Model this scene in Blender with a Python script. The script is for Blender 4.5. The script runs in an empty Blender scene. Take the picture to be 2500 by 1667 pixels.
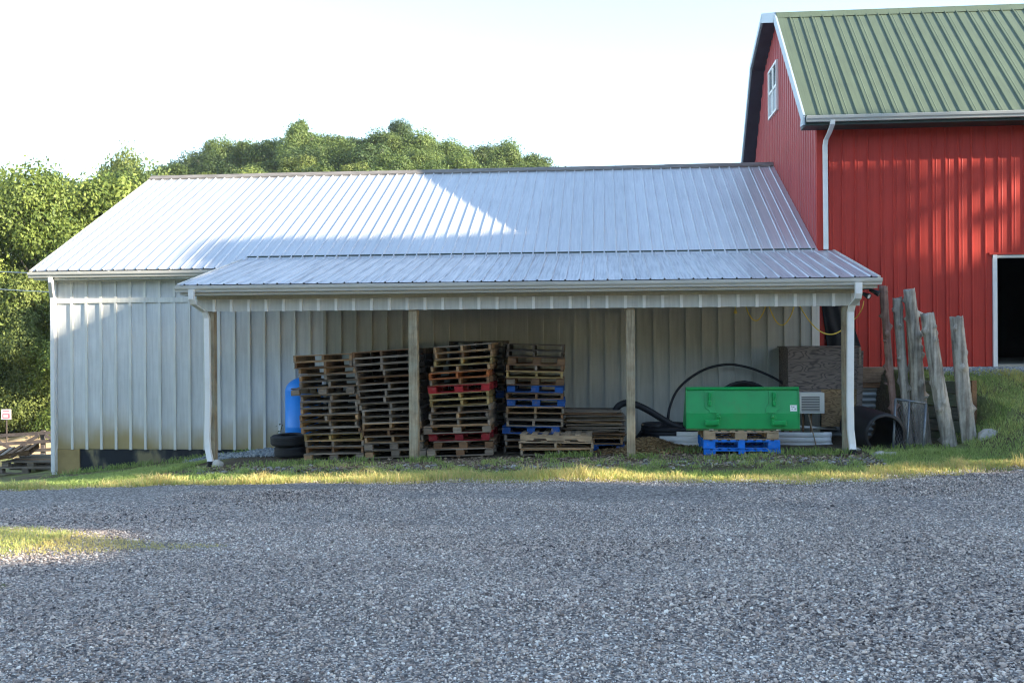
import bpy, math, random
import numpy as np
from mathutils import Vector, Matrix, Euler

# ------------------------------------------------------------------ camera, sky, sun, exposure
S = bpy.context.scene
COL = S.collection
cam_d = bpy.data.cameras.new("camera"); cam = bpy.data.objects.new("camera", cam_d); COL.objects.link(cam)
cam_d.sensor_width = 36.0; cam_d.lens = 36.0 * 2447 / 2500; cam_d.clip_end = 3000; cam_d.clip_start = 0.1
YAW, ROLL = 0.0905, 0.0063
cam.matrix_world = Matrix.Translation((0, 0, 2.0)) @ Matrix.Rotation(YAW, 4, 'Z') @ Matrix.Rotation(math.radians(90), 4, 'X') @ Matrix.Rotation(-ROLL, 4, 'Z')
S.camera = cam

SUN = Vector((1.0, -0.29, 0.335)).normalized()          # direction towards the sun
elev = math.asin(SUN.z); azim = math.atan2(SUN.x, SUN.y)  # azimuth from +Y, clockwise
W = bpy.data.worlds.new("World"); S.world = W; W.use_nodes = True
wn = W.node_tree.nodes; wl = W.node_tree.links
sky = wn.new('ShaderNodeTexSky'); sky.sky_type = 'NISHITA'; sky.sun_disc = False
sky.sun_elevation = elev; sky.sun_rotation = azim; sky.air_density = 1.0; sky.dust_density = 0.2; sky.ozone_density = 0.8
bg = wn['Background']; bg.inputs['Strength'].default_value = 0.15
hs0 = wn.new('ShaderNodeHueSaturation'); hs0.inputs['Saturation'].default_value = .96   # thin summer haze whitens the whole sky evenly
wl.new(sky.outputs[0], hs0.inputs['Color']); wl.new(hs0.outputs[0], bg.inputs[0])
sun_d = bpy.data.lights.new("sun", 'SUN'); sun_d.energy = 5.0; sun_d.angle = math.radians(0.55); sun_d.color = (1.0, 0.88, 0.70)
sun = bpy.data.objects.new("sun", sun_d); COL.objects.link(sun)
sun.rotation_euler = (-SUN).to_track_quat('-Z', 'Y').to_euler(); sun.location = (40, -12, 30)
S.view_settings.view_transform = 'Standard'; S.view_settings.look = 'None'
S.view_settings.exposure = 1.85; S.view_settings.gamma = 1.0
try: S.view_settings.use_curve_mapping = False
except Exception: pass
S.cycles.use_denoising = True; S.cycles.filter_width = 1.2
S.cycles.max_bounces = 8; S.cycles.transparent_max_bounces = 8

R = random.Random(7)
NR = np.random.RandomState(11)

# ------------------------------------------------------------------ helpers
def smooth(t):
    t = np.clip(t, 0, 1); return t * t * (3 - 2 * t)
_lat = np.random.RandomState(3).rand(256, 256)
def vnoise(x, y):
    x = np.asarray(x, float); y = np.asarray(y, float)
    xi = np.floor(x).astype(int); yi = np.floor(y).astype(int); fx = smooth(x - xi); fy = smooth(y - yi)
    a = _lat[xi % 256, yi % 256]; b = _lat[(xi + 1) % 256, yi % 256]; c = _lat[xi % 256, (yi + 1) % 256]; d = _lat[(xi + 1) % 256, (yi + 1) % 256]
    return (a * (1 - fx) + b * fx) * (1 - fy) + (c * (1 - fx) + d * fx) * fy

class MB:
    def __init__(s): s.v = []; s.f = []
    def add(s, vs, fs):
        n = len(s.v); s.v += [tuple(p) for p in vs]; s.f += [tuple(i + n for i in f) for f in fs]; return s
    def box(s, x0, x1, y0, y1, z0, z1, M=None, jit=0.0, rnd=None):
        vs = [Vector((x, y, z)) for z in (z0, z1) for y in (y0, y1) for x in (x0, x1)]
        if jit: vs = [p + Vector((rnd.uniform(-jit, jit), rnd.uniform(-jit, jit), rnd.uniform(-jit, jit))) for p in vs]
        if M is not None: vs = [M @ p for p in vs]
        return s.add(vs, [(0, 2, 3, 1), (4, 5, 7, 6), (0, 1, 5, 4), (2, 6, 7, 3), (0, 4, 6, 2), (1, 3, 7, 5)])
    def prism(s, poly, a0, a1, axis='x'):
        # poly: list of 2-D points in the two other axes, extruded along axis
        def mk(p, a): return (a, p[0], p[1]) if axis == 'x' else ((p[0], a, p[1]) if axis == 'y' else (p[0], p[1], a))
        n = len(poly); vs = [mk(p, a0) for p in poly] + [mk(p, a1) for p in poly]
        fs = [(i, (i + 1) % n, n + (i + 1) % n, n + i) for i in range(n)] + [tuple(range(n - 1, -1, -1)), tuple(range(n, 2 * n))]
        return s.add(vs, fs)
    def strip(s, poly, a0, a1, axis='x', seg=1):
        def mk(p, a): return (a, p[0], p[1]) if axis == 'x' else ((p[0], a, p[1]) if axis == 'y' else (p[0], p[1], a))
        n = len(poly); vs = []; fs = []
        for k in range(seg + 1): vs += [mk(p, a0 + (a1 - a0) * k / seg) for p in poly]
        for k in range(seg): fs += [(k * n + i, k * n + i + 1, (k + 1) * n + i + 1, (k + 1) * n + i) for i in range(n - 1)]
        return s.add(vs, fs)
    def tube(s, path, r, n=8, cap=True, closed=False):
        P = [Vector(p) for p in path]; m = len(P); rr = r if isinstance(r, (list, tuple)) else [r] * m
        up = Vector((0, 0, 1)); vs = []; fs = []; prev = None
        for i in range(m):
            t = (P[(i + 1) % m] - P[i - 1]) if closed else (P[min(i + 1, m - 1)] - P[max(i - 1, 0)]); t.normalize()
            if prev is None:
                a = t.cross(up)
                if a.length < 1e-3: a = t.cross(Vector((1, 0, 0)))
            else: a = prev - t * prev.dot(t)
            a.normalize(); prev = a; b = t.cross(a)
            for k in range(n):
                q = 2 * math.pi * k / n; vs.append(P[i] + (a * math.cos(q) + b * math.sin(q)) * rr[i])
        last = m if closed else m - 1
        for i in range(last):
            j = (i + 1) % m
            for k in range(n): fs.append((i * n + k, i * n + (k + 1) % n, j * n + (k + 1) % n, j * n + k))
        if cap and not closed: fs += [tuple(range(n - 1, -1, -1)), tuple((m - 1) * n + k for k in range(n))]
        return s.add(vs, fs)
    def lathe(s, prof, n=24, M=None, closed=False):
        vs = []; fs = []; m = len(prof)
        for (r, z) in prof:
            for k in range(n):
                q = 2 * math.pi * k / n; p = Vector((r * math.cos(q), r * math.sin(q), z)); vs.append(M @ p if M is not None else p)
        for i in range(m if closed else m - 1):
            j = (i + 1) % m
            for k in range(n): fs.append((i * n + k, i * n + (k + 1) % n, j * n + (k + 1) % n, j * n + k))
        return s.add(vs, fs)
    def mesh(s, name, m, smooth_=False):
        me = bpy.data.meshes.new(name); me.from_pydata(s.v, [], s.f); me.update()
        if m is not None: me.materials.append(m)
        if smooth_: me.polygons.foreach_set('use_smooth', [True] * len(me.polygons))
        return me
    def build(s, name, m, parent=None, smooth_=False, bevel=0.0):
        return obj(name, s.mesh(name, m, smooth_), parent, bevel=bevel)

def obj(name, me, parent=None, loc=None, rot=None, mat=None, bevel=0.0):
    o = bpy.data.objects.new(name, me); COL.objects.link(o)
    if parent: o.parent = parent
    if loc is not None: o.location = loc
    if rot is not None: o.rotation_euler = rot
    if mat is not None:
        o.material_slots[0].link = 'OBJECT'; o.material_slots[0].material = mat
    if bevel:
        b = o.modifiers.new('b', 'BEVEL'); b.width = bevel; b.segments = 2; b.limit_method = 'ANGLE'
    return o
def tag(o, label=None, cat=None, group=None, kind=None):
    if label: o['label'] = label
    if cat: o['category'] = cat
    if group: o['group'] = group
    if kind: o['kind'] = kind
    return o
def thing(name, label, cat, loc=(0, 0, 0), rot=(0, 0, 0), group=None):
    o = bpy.data.objects.new(name, None); COL.objects.link(o); o.location = loc; o.rotation_euler = rot; o.empty_display_size = .2
    return tag(o, label, cat, group)
def npmesh(name, V, F, m, attrs=None, smooth_=False):
    me = bpy.data.meshes.new(name); nv, nf = len(V), len(F); k = F.shape[1]
    me.vertices.add(nv); me.vertices.foreach_set('co', np.ascontiguousarray(V, np.float32).ravel())
    me.loops.add(nf * k); me.loops.foreach_set('vertex_index', np.ascontiguousarray(F, np.int32).ravel())
    me.polygons.add(nf); me.polygons.foreach_set('loop_start', np.arange(0, nf * k, k, dtype=np.int32))
    if smooth_: me.polygons.foreach_set('use_smooth', np.ones(nf, bool))
    for a, val in (attrs or {}).items():
        at = me.attributes.new(a, 'FLOAT', 'POINT'); at.data.foreach_set('value', np.ascontiguousarray(val, np.float32))
    me.update(calc_edges=True); me.validate()
    if m: me.materials.append(m)
    return me

# ------------------------------------------------------------------ materials
def nt(name):
    m = bpy.data.materials.new(name); m.use_nodes = True; t = m.node_tree; return m, t.nodes, t.links, t.nodes['Principled BSDF']
def ramp(N, stops):
    r = N.new('ShaderNodeValToRGB'); e = r.color_ramp.elements
    while len(e) < len(stops): e.new(.5)
    for i, (p, c) in enumerate(stops):
        e[i].position = p; e[i].color = (c[0], c[1], c[2], 1) if not isinstance(c, (int, float)) else (c, c, c, 1)
    return r
def mix(N, L, fac, a, b, mode='MIX'):
    x = N.new('ShaderNodeMix'); x.data_type = 'RGBA'; x.blend_type = mode
    for sock, val in ((x.inputs['Factor'], fac), (x.inputs[6], a), (x.inputs[7], b)):
        if hasattr(val, 'is_linked') or hasattr(val, 'links'): L.new(val, sock)
        elif isinstance(val, (int, float)): sock.default_value = val
        else: sock.default_value = (val[0], val[1], val[2], 1)
    return x.outputs[2]
def coords(N, L, kind='Object', scale=(1, 1, 1), rnd=True):
    tc = N.new('ShaderNodeTexCoord'); mp = N.new('ShaderNodeMapping'); mp.inputs['Scale'].default_value = scale
    L.new(tc.outputs[kind], mp.inputs[0])
    if not rnd: return mp.outputs[0]
    oi = N.new('ShaderNodeObjectInfo'); ml = N.new('ShaderNodeMath'); ml.operation = 'MULTIPLY'; ml.inputs[1].default_value = 37.0
    L.new(oi.outputs['Random'], ml.inputs[0]); ad = N.new('ShaderNodeVectorMath'); ad.operation = 'ADD'
    L.new(mp.outputs[0], ad.inputs[0]); L.new(ml.outputs[0], ad.inputs[1]); return ad.outputs[0]
def noise(N, L, co, scale, detail=5, rough=.6):
    n = N.new('ShaderNodeTexNoise'); n.inputs['Scale'].default_value = scale; n.inputs['Detail'].default_value = detail; n.inputs['Roughness'].default_value = rough
    L.new(co, n.inputs['Vector']); return n.outputs[0]
def bump(N, L, h, dist, strength=1.0):
    b = N.new('ShaderNodeBump'); b.inputs['Distance'].default_value = dist; b.inputs['Strength'].default_value = strength; L.new(h, b.inputs['Height']); return b.outputs[0]
def bright(N, L, col, amt):
    oi = N.new('ShaderNodeObjectInfo'); mr = N.new('ShaderNodeMapRange'); mr.inputs['To Min'].default_value = 1 - amt; mr.inputs['To Max'].default_value = 1 + amt
    L.new(oi.outputs['Random'], mr.inputs[0]); hs = N.new('ShaderNodeHueSaturation'); L.new(mr.outputs[0], hs.inputs['Value']); L.new(col, hs.inputs['Color']); return hs.outputs[0]

def m_plain(name, c, rough=.6, metal=0.0, var=.12, nscale=6.0, bumpd=.0, stretch=(1, 1, 1), rnd=.0, spec=.5, dirt=None, dirtamt=.5):
    m, N, L, B = nt(name); co = coords(N, L, 'Object', stretch)
    n = noise(N, L, co, nscale)
    r = ramp(N, [(.3, [k * (1 - var) for k in c]), (.7, [min(1, k * (1 + var)) for k in c])]); L.new(n, r.inputs[0]); col = r.outputs[0]
    if dirt:
        n2 = noise(N, L, co, nscale * .45, 7, .7); r2 = ramp(N, [(.5, 0), (.72, dirtamt)]); L.new(n2, r2.inputs[0]); col = mix(N, L, r2.outputs[0], col, dirt)
    if rnd: col = bright(N, L, col, rnd)
    L.new(col, B.inputs['Base Color']); B.inputs['Roughness'].default_value = rough; B.inputs['Metallic'].default_value = metal
    B.inputs['Specular IOR Level'].default_value = spec
    if bumpd: L.new(bump(N, L, n, bumpd), B.inputs['Normal'])
    return m

def m_wood(name, light, dark, axis='x', rough=.85, rnd=.3, gscale=1.0, paint=None, paintamt=0.0, gre=None):
    m, N, L, B = nt(name)
    st = {'x': (1.2, 22, 22), 'y': (22, 1.2, 22), 'z': (22, 22, 1.2)}[axis]
    co = coords(N, L, 'Object', tuple(k * gscale for k in st)); n = noise(N, L, co, 2.2, 7, .65)
    r = ramp(N, [(.3, dark), (.62, light)]); L.new(n, r.inputs[0]); col = r.outputs[0]
    co2 = coords(N, L, 'Object', (1, 1, 1)); n2 = noise(N, L, co2, 3.2, 6, .7)
    r2 = ramp(N, [(.38, .45), (.62, 1.0)]); L.new(n2, r2.inputs[0]); col = mix(N, L, .65, col, r2.outputs[0], 'MULTIPLY')
    if gre:
        n4 = noise(N, L, co2, 1.7, 6, .7); r4 = ramp(N, [(.45, 0), (.65, .7)]); L.new(n4, r4.inputs[0]); col = mix(N, L, r4.outputs[0], col, gre)
    if paint:
        n3 = noise(N, L, co2, 9, 7, .75); r3 = ramp(N, [(.34, 1 - paintamt), (.46, 1.0)]); L.new(n3, r3.inputs[0])
        pv = ramp(N, [(.3, [k * .7 for k in paint]), (.7, [min(1, k * 1.25) for k in paint])]); L.new(n2, pv.inputs[0]); col = mix(N, L, r3.outputs[0], col, pv.outputs[0])
    col = bright(N, L, col, rnd)
    L.new(col, B.inputs['Base Color']); B.inputs['Roughness'].default_value = rough; B.inputs['Specular IOR Level'].default_value = .25
    L.new(bump(N, L, n, .004), B.inputs['Normal']); return m

def m_roof(name, c, metal, rough, streak, axis, var=.10, rnd=.05):
    m, N, L, B = nt(name)
    st = (14, .5, .5) if axis == 'x' else (.5, 14, .5)
    co = coords(N, L, 'Object', st); n = noise(N, L, co, 2.0, 6, .65)
    r = ramp(N, [(.3, streak), (.55, c)]); L.new(n, r.inputs[0])
    co2 = coords(N, L, 'Object', (1, 1, 1)); n2 = noise(N, L, co2, 1.3, 4, .6)
    r2 = ramp(N, [(.3, 1 - var), (.7, 1.0)]); L.new(n2, r2.inputs[0]); col = mix(N, L, 1.0, r.outputs[0], r2.outputs[0], 'MULTIPLY')
    col = bright(N, L, col, rnd); L.new(col, B.inputs['Base Color'])
    B.inputs['Metallic'].default_value = metal
    rr = ramp(N, [(.3, rough + .12), (.7, rough - .05)]); L.new(n, rr.inputs[0]); L.new(rr.outputs[0], B.inputs['Roughness'])
    L.new(bump(N, L, n2, .0015), B.inputs['Normal']); return m

def m_siding(name, c, stain=None, top=.55):
    m, N, L, B = nt(name); co = coords(N, L, 'Object', (1, 1, 1))
    n = noise(N, L, co, 1.6, 5, .6); r = ramp(N, [(.3, [k * .9 for k in c]), (.7, [k * 1.05 for k in c])]); L.new(n, r.inputs[0]); col = r.outputs[0]
    co3 = coords(N, L, 'Object', (9, 9, .6)); n3 = noise(N, L, co3, 2, 5, .6); r3 = ramp(N, [(.35, .86), (.6, 1.0)]); L.new(n3, r3.inputs[0]); col = mix(N, L, 1.0, col, r3.outputs[0], 'MULTIPLY')
    if stain:   # mud splashed up from the soil on the lowest boards
        tc = N.new('ShaderNodeTexCoord'); sp = N.new('ShaderNodeSeparateXYZ'); L.new(tc.outputs['Object'], sp.inputs[0])
        geo = N.new('ShaderNodeNewGeometry'); n5 = noise(N, L, geo.outputs['Position'], .55, 4, .55)
        ad = N.new('ShaderNodeMath'); ad.operation = 'MULTIPLY_ADD'; ad.inputs[1].default_value = -1.5; L.new(n5, ad.inputs[0]); L.new(sp.outputs[2], ad.inputs[2])
        mr = N.new('ShaderNodeMapRange'); mr.inputs['From Min'].default_value = -.80; mr.inputs['From Max'].default_value = top - .50; mr.inputs['To Min'].default_value = .95; mr.inputs['To Max'].default_value = 0; mr.interpolation_type = 'SMOOTHSTEP'
        L.new(ad.outputs[0], mr.inputs[0]); col = mix(N, L, mr.outputs[0], col, stain)
    col = bright(N, L, col, .03); L.new(col, B.inputs['Base Color']); B.inputs['Roughness'].default_value = .55; B.inputs['Specular IOR Level'].default_value = .3
    L.new(bump(N, L, n3, .0015), B.inputs['Normal']); return m

def m_leaf(name, dark, light, rough=.55, trans=.35, dry=None):
    m, N, L, B = nt(name); at = N.new('ShaderNodeAttribute'); at.attribute_name = 'tone'
    st = [(0.0, dark), (1.0, light)] if not dry else [(0.0, dark), (.5, light), (.78, dry[0]), (1.0, dry[1])]
    r = ramp(N, st); L.new(at.outputs['Fac'], r.inputs[0])
    col = bright(N, L, r.outputs[0], .18)
    L.new(col, B.inputs['Base Color']); B.inputs['Roughness'].default_value = rough; B.inputs['Specular IOR Level'].default_value = .3
    tr = N.new('ShaderNodeBsdfTranslucent'); L.new(col, tr.inputs[0]); ms = N.new('ShaderNodeMixShader'); ms.inputs[0].default_value = trans
    L.new(B.outputs[0], ms.inputs[1]); L.new(tr.outputs[0], ms.inputs[2]); L.new(ms.outputs[0], N['Material Output'].inputs[0]); return m

M = {}
M['roof'] = m_roof('galvanised_roof', (.70, .71, .72), .5, .36, (.60, .61, .63), 'x', .06)
M['porchroof'] = m_roof('weathered_porch_roof', (.62, .63, .65), .55, .36, (.40, .41, .44), 'x')
M['ridge'] = m_plain('ridge_cap', (.22, .20, .18), .7, .2, .5, 5, .002, (.6, 6, 6))
M['greenroof'] = m_roof('green_roof', (.112, .146, .092), .0, .42, (.094, .124, .08), 'x', .18)
M['redwall'] = m_roof('red_sheet', (.49, .048, .034), .0, .55, (.42, .042, .031), 'x', .16)
M['redwall'].node_tree.nodes['Principled BSDF'].inputs['Specular IOR Level'].default_value = .25
M['redgable'] = m_roof('red_gable_sheet', (.42, .052, .055), .0, .32, (.36, .045, .048), 'y', .12)
M['siding'] = m_siding('grey_siding', (.70, .705, .69), (.40, .30, .13))
M['fascia'] = m_siding('fascia_boards', (.60, .60, .57)); M['frieze'] = m_siding('tan_frieze', (.42, .385, .29))
M['siding_plain'] = m_siding('grey_siding_upper', (.70, .705, .69))
M['siding_in'] = m_siding('shade_toned_siding', (.50, .50, .45))   # same siding darkened in colour to deepen shade under the lean-to
M['siding_trim'] = m_siding('siding_trim', (.76, .755, .70))
M['white'] = m_plain('white_metal', (.78, .78, .77), .4, 0, .04, 4, 0, rnd=.02, dirt=(.45, .42, .36), dirtamt=.25)
M['gutter'] = m_plain('gutter_metal', (.56, .555, .52), .42, 0, .06, 3, 0, (.3, 3, 3), dirt=(.35, .33, .28), dirtamt=.35)
M['bluewhite'] = m_plain('rake_trim', (.36, .42, .47), .4, 0, .06, 3)
M['darktrim'] = m_plain('dark_green_trim', (.025, .045, .04), .5, 0, .15, 4)
M['soffit'] = m_plain('dark_soffit', (.03, .035, .05), .6, 0, .15, 4)
M['foundation'] = None
M['ochre'] = m_plain('ochre_board', (.36, .26, .11), .8, 0, .18, 3, .002)
M['black'] = m_plain('black_plastic', (.010, .011, .015), .62, 0, .2, 8)
M['rubber'] = m_plain('tyre_rubber', (.016, .017, .02), .75, 0, .25, 14, .003)
M['tarp'] = m_plain('black_tarp', (.008, .008, .010), .85, 0, .2, 6)
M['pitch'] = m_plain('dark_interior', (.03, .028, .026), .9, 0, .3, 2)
M['concrete'] = m_plain('concrete', (.34, .32, .27), .85, 0, .15, 5, .002)
M['post'] = m_wood('porch_post_wood', (.44, .37, .26), (.22, .17, .11), 'z', rnd=.08, gscale=.8, gre=(.33, .34, .27))
M['tan'] = m_wood('tan_pallet_wood', (.44, .28, .15), (.20, .125, .065))
M['grey'] = m_wood('grey_pallet_wood', (.33, .27, .21), (.13, .105, .08))
M['brown'] = m_wood('brown_pallet_wood', (.28, .16, .085), (.11, .065, .035))
M['dark'] = m_wood('dark_pallet_wood', (.13, .10, .075), (.05, .04, .03))
M['yellow'] = m_wood('yellowed_pallet_wood', (.42, .31, .13), (.22, .15, .06))
M['orange'] = m_wood('orange_pallet_wood', (.50, .17, .05), (.26, .07, .025), rnd=.15)
M['red'] = m_wood('red_painted_pallet', (.3, .2, .14), (.1, .07, .05), paint=(.32, .022, .026), paintamt=.9, rnd=.12)
M['darkred'] = m_wood('dark_red_painted_pallet', (.3, .2, .14), (.1, .07, .05), paint=(.20, .015, .02), paintamt=.7, rnd=.12)
M['blue'] = m_wood('blue_painted_pallet', (.3, .25, .2), (.1, .09, .08), paint=(.015, .075, .27), paintamt=.9, rnd=.1)
M['brightblue'] = m_wood('bright_blue_painted_pallet', (.25, .35, .6), (.1, .09, .08), paint=(.015, .17, .66), paintamt=.6, rnd=.06)
M['beige'] = m_wood('beige_pallet_wood', (.47, .36, .24), (.30, .21, .13), rnd=.1)
M['log'] = m_wood('bare_grey_log', (.60, .555, .48), (.18, .145, .115), 'z', rnd=.06, gscale=.4)
M['redlog'] = m_wood('reddish_log', (.36, .24, .20), (.17, .09, .07), 'z', rnd=.06, gscale=.6)
M['moss'] = m_wood('mossy_timber', (.27, .26, .20), (.12, .12, .09), 'x', rnd=.15, gre=(.13, .20, .075))
M['plank'] = m_wood('plain_retaining_plank', (.36, .25, .16), (.17, .11, .07), 'x', rnd=.1, gre=(.15, .14, .06))
M['fence'] = m_wood('weathered_fence_board', (.16, .13, .12), (.08, .065, .06), 'x', rnd=.1)
M['green'] = m_plain('green_bucket_paint', (.008, .32, .085), .36, 0, .10, 2.5, 0, dirt=(.10, .12, .045), dirtamt=.5)
M['greenedge'] = m_plain('worn_green_edge', (.05, .16, .05), .5, .1, .4, 12, .001, dirt=(.16, .12, .06), dirtamt=.7)
M['bluetank'] = m_plain('blue_tank_paint', (.015, .26, .84), .45, 0, .06, 3)
M['pvc'] = m_plain('white_pvc', (.84, .83, .81), .4, 0, .04, 5, dirt=(.5, .47, .42), dirtamt=.3)
M['galv'] = m_plain('galvanised_pipe', (.18, .20, .22), .5, .6, .2, 20)
M['acwhite'] = m_plain('ac_casing', (.62, .62, .58), .5, 0, .05, 4)
M['acdark'] = m_plain('ac_grille', (.10, .10, .11), .5, .2, .1, 4)
M['cord'] = m_plain('yellow_cord', (.80, .60, .10), .5, 0, .05, 4)
M['wire'] = m_plain('grey_wire', (.5, .5, .5), .5, 0, .05, 4)
M['rock'] = m_plain('pale_rock', (.40, .38, .34), .9, 0, .3, 9, .01)
M['sand'] = m_plain('sandy_soil', (.55, .38, .20), .95, 0, .3, 1.2, .05)
M['signwhite'] = m_plain('sign_white', (.8, .74, .74), .5, 0, .02, 4)
M['signred'] = m_plain('sign_red', (.65, .07, .12), .5, 0, .02, 4)
M['ink'] = m_plain('sticker_print', (.05, .05, .06), .6, 0, .02, 4)
M['sticker'] = m_plain('white_sticker', (.78, .8, .8), .4, 0, .02, 4)
M['corr'] = m_plain('grey_corrugated_sheet', (.24, .26, .26), .5, .4, .2, 3, .002, (.5, 4, 8), dirt=(.20, .15, .08), dirtamt=.5)
M['chip'] = m_plain('wood_chip', (.30, .22, .15), .95, 0, .35, 4, rnd=.3)
M['bark'] = m_plain('bark', (.10, .085, .07), .95, 0, .35, 5, .02)
M['leafA'] = m_leaf('hill_leaves', (.045, .085, .024), (.165, .22, .06))
M['leafB'] = m_leaf('dark_leaves', (.030, .062, .024), (.105, .155, .05))
M['leafC'] = m_leaf('pale_leaves', (.08, .12, .026), (.25, .29, .08))
M['leafN'] = m_leaf('near_leaves', (.065, .12, .022), (.31, .37, .085))
M['grass'] = m_leaf('grass_blades', (.17, .275, .07), (.43, .50, .17), .6, .4, dry=((.58, .51, .17), (.70, .57, .28)))

def m_foundation():
    m, N, L, B = nt('tarred_blockwork'); co = coords(N, L, 'Object', (1.6, 1.6, .7), False); n = noise(N, L, co, 1.5, 4, .5)
    r = ramp(N, [(.50, (.015, .018, .024)), (.57, (.06, .06, .055)), (.64, (.24, .20, .11))]); L.new(n, r.inputs[0]); L.new(r.outputs[0], B.inputs['Base Color'])
    B.inputs['Roughness'].default_value = .8; n2 = noise(N, L, co, 25); L.new(bump(N, L, n2, .004), B.inputs['Normal']); return m
M['foundation'] = m_foundation()

def m_plywood(name, light, dark, sc=1.0, warm=None):
    m, N, L, B = nt(name); co = coords(N, L, 'Object', (1.1 * sc, 1, 3.4 * sc))
    n0 = noise(N, L, co, 1.5, 2, .5); w = N.new('ShaderNodeMath'); w.operation = 'MULTIPLY'; w.inputs[1].default_value = 12.0; L.new(n0, w.inputs[0])
    f = N.new('ShaderNodeMath'); f.operation = 'FRACT'; L.new(w.outputs[0], f.inputs[0])
    r = ramp(N, [(.0, dark), (.35, light), (.8, light), (1.0, dark)]); L.new(f.outputs[0], r.inputs[0])
    co2 = coords(N, L, 'Object', (2, 2, 30)); n2 = noise(N, L, co2, 3, 6, .7); r2 = ramp(N, [(.3, .55), (.65, 1.0)]); L.new(n2, r2.inputs[0])
    col = mix(N, L, .8, r.outputs[0], r2.outputs[0], 'MULTIPLY'); L.new(col, B.inputs['Base Color']); B.inputs['Roughness'].default_value = .85; B.inputs['Specular IOR Level'].default_value = .2
    L.new(bump(N, L, f.outputs[0], .002), B.inputs['Normal']); return m
M['ply'] = m_plywood('weathered_plywood', (.20, .165, .145), (.085, .07, .065))
M['plyl'] = m_plywood('bare_plywood', (.32, .22, .12), (.14, .09, .05), 1.5)

def m_stone(name, stops, rough=.8):
    m, N, L, B = nt(name); oi = N.new('ShaderNodeObjectInfo'); r = ramp(N, stops); r.color_ramp.interpolation = 'LINEAR'
    at = N.new('ShaderNodeAttribute'); at.attribute_type = 'INSTANCER'; at.attribute_name = 'tone'; L.new(at.outputs['Fac'], r.inputs[0])
    L.new(r.outputs[0], B.inputs['Base Color']); B.inputs['Roughness'].default_value = rough; B.inputs['Specular IOR Level'].default_value = .35; return m
M['stone'] = m_stone('driveway_stone', [(0, (.055, .046, .046)), (.26, (.29, .232, .20)), (.58, (.54, .44, .372)), (.81, (.72, .61, .52)), (.91, (.90, .84, .76)), (1.0, (.93, .88, .81))])
M['palestone'] = m_stone('pale_bluish_stone', [(0, (.14, .16, .17)), (.6, (.30, .33, .34)), (1.0, (.50, .50, .47))])
M['shard'] = m_stone('slaty_shard', [(0, (.08, .075, .07)), (.6, (.24, .225, .21)), (1.0, (.45, .42, .38))])

def m_ground():
    m, N, L, B = nt('soil_and_turf'); tc = N.new('ShaderNodeTexCoord'); co = tc.outputs['Object']
    n1 = noise(N, L, co, 1.1, 6, .65); r1 = ramp(N, [(.40, (.16, .125, .085)), (.56, (.24, .26, .10)), (.7, (.28, .32, .11))]); L.new(n1, r1.inputs[0])
    n2 = noise(N, L, co, 14, 6, .7); r2 = ramp(N, [(.3, .5), (.7, 1.0)]); L.new(n2, r2.inputs[0]); col = mix(N, L, .9, r1.outputs[0], r2.outputs[0], 'MULTIPLY')
    at = N.new('ShaderNodeAttribute'); at.attribute_name = 'bare'; n3 = noise(N, L, co, 40, 4, .7); r3 = ramp(N, [(.35, (.07, .055, .04)), (.65, (.19, .15, .105))]); L.new(n3, r3.inputs[0])
    col = mix(N, L, at.outputs['Fac'], col, r3.outputs[0])
    at2 = N.new('ShaderNodeAttribute'); at2.attribute_name = 'lawn'; r4 = ramp(N, [(.35, (.20, .22, .07)), (.65, (.38, .32, .13))]); L.new(n1, r4.inputs[0])
    col = mix(N, L, at2.outputs['Fac'], col, r4.outputs[0])
    L.new(col, B.inputs['Base Color']); B.inputs['Roughness'].default_value = .95; B.inputs['Specular IOR Level'].default_value = .1
    L.new(bump(N, L, n2, .05), B.inputs['Normal']); return m
def m_drive():
    m, N, L, B = nt('crushed_stone_bed'); tc = N.new('ShaderNodeTexCoord'); co = tc.outputs['Object']
    v = N.new('ShaderNodeTexVoronoi'); v.inputs['Scale'].default_value = 55; L.new(co, v.inputs['Vector'])
    n = noise(N, L, co, .35, 5, .6)
    sp = N.new('ShaderNodeSeparateColor'); L.new(v.outputs['Color'], sp.inputs[0])
    r = ramp(N, [(0, (.05, .043, .045)), (.6, (.28, .245, .22)), (.9, (.52, .47, .42)), (1, (.82, .76, .70))]); L.new(sp.outputs[0], r.inputs[0])
    r2 = ramp(N, [(.35, .8), (.65, 1.05)]); L.new(n, r2.inputs[0]); col = mix(N, L, 1.0, r.outputs[0], r2.outputs[0], 'MULTIPLY')
    L.new(col, B.inputs['Base Color']); B.inputs['Roughness'].default_value = .9
    L.new(bump(N, L, v.outputs['Distance'], .02), B.inputs['Normal']); return m
M['ground'] = m_ground(); M['drive'] = m_drive()

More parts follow.
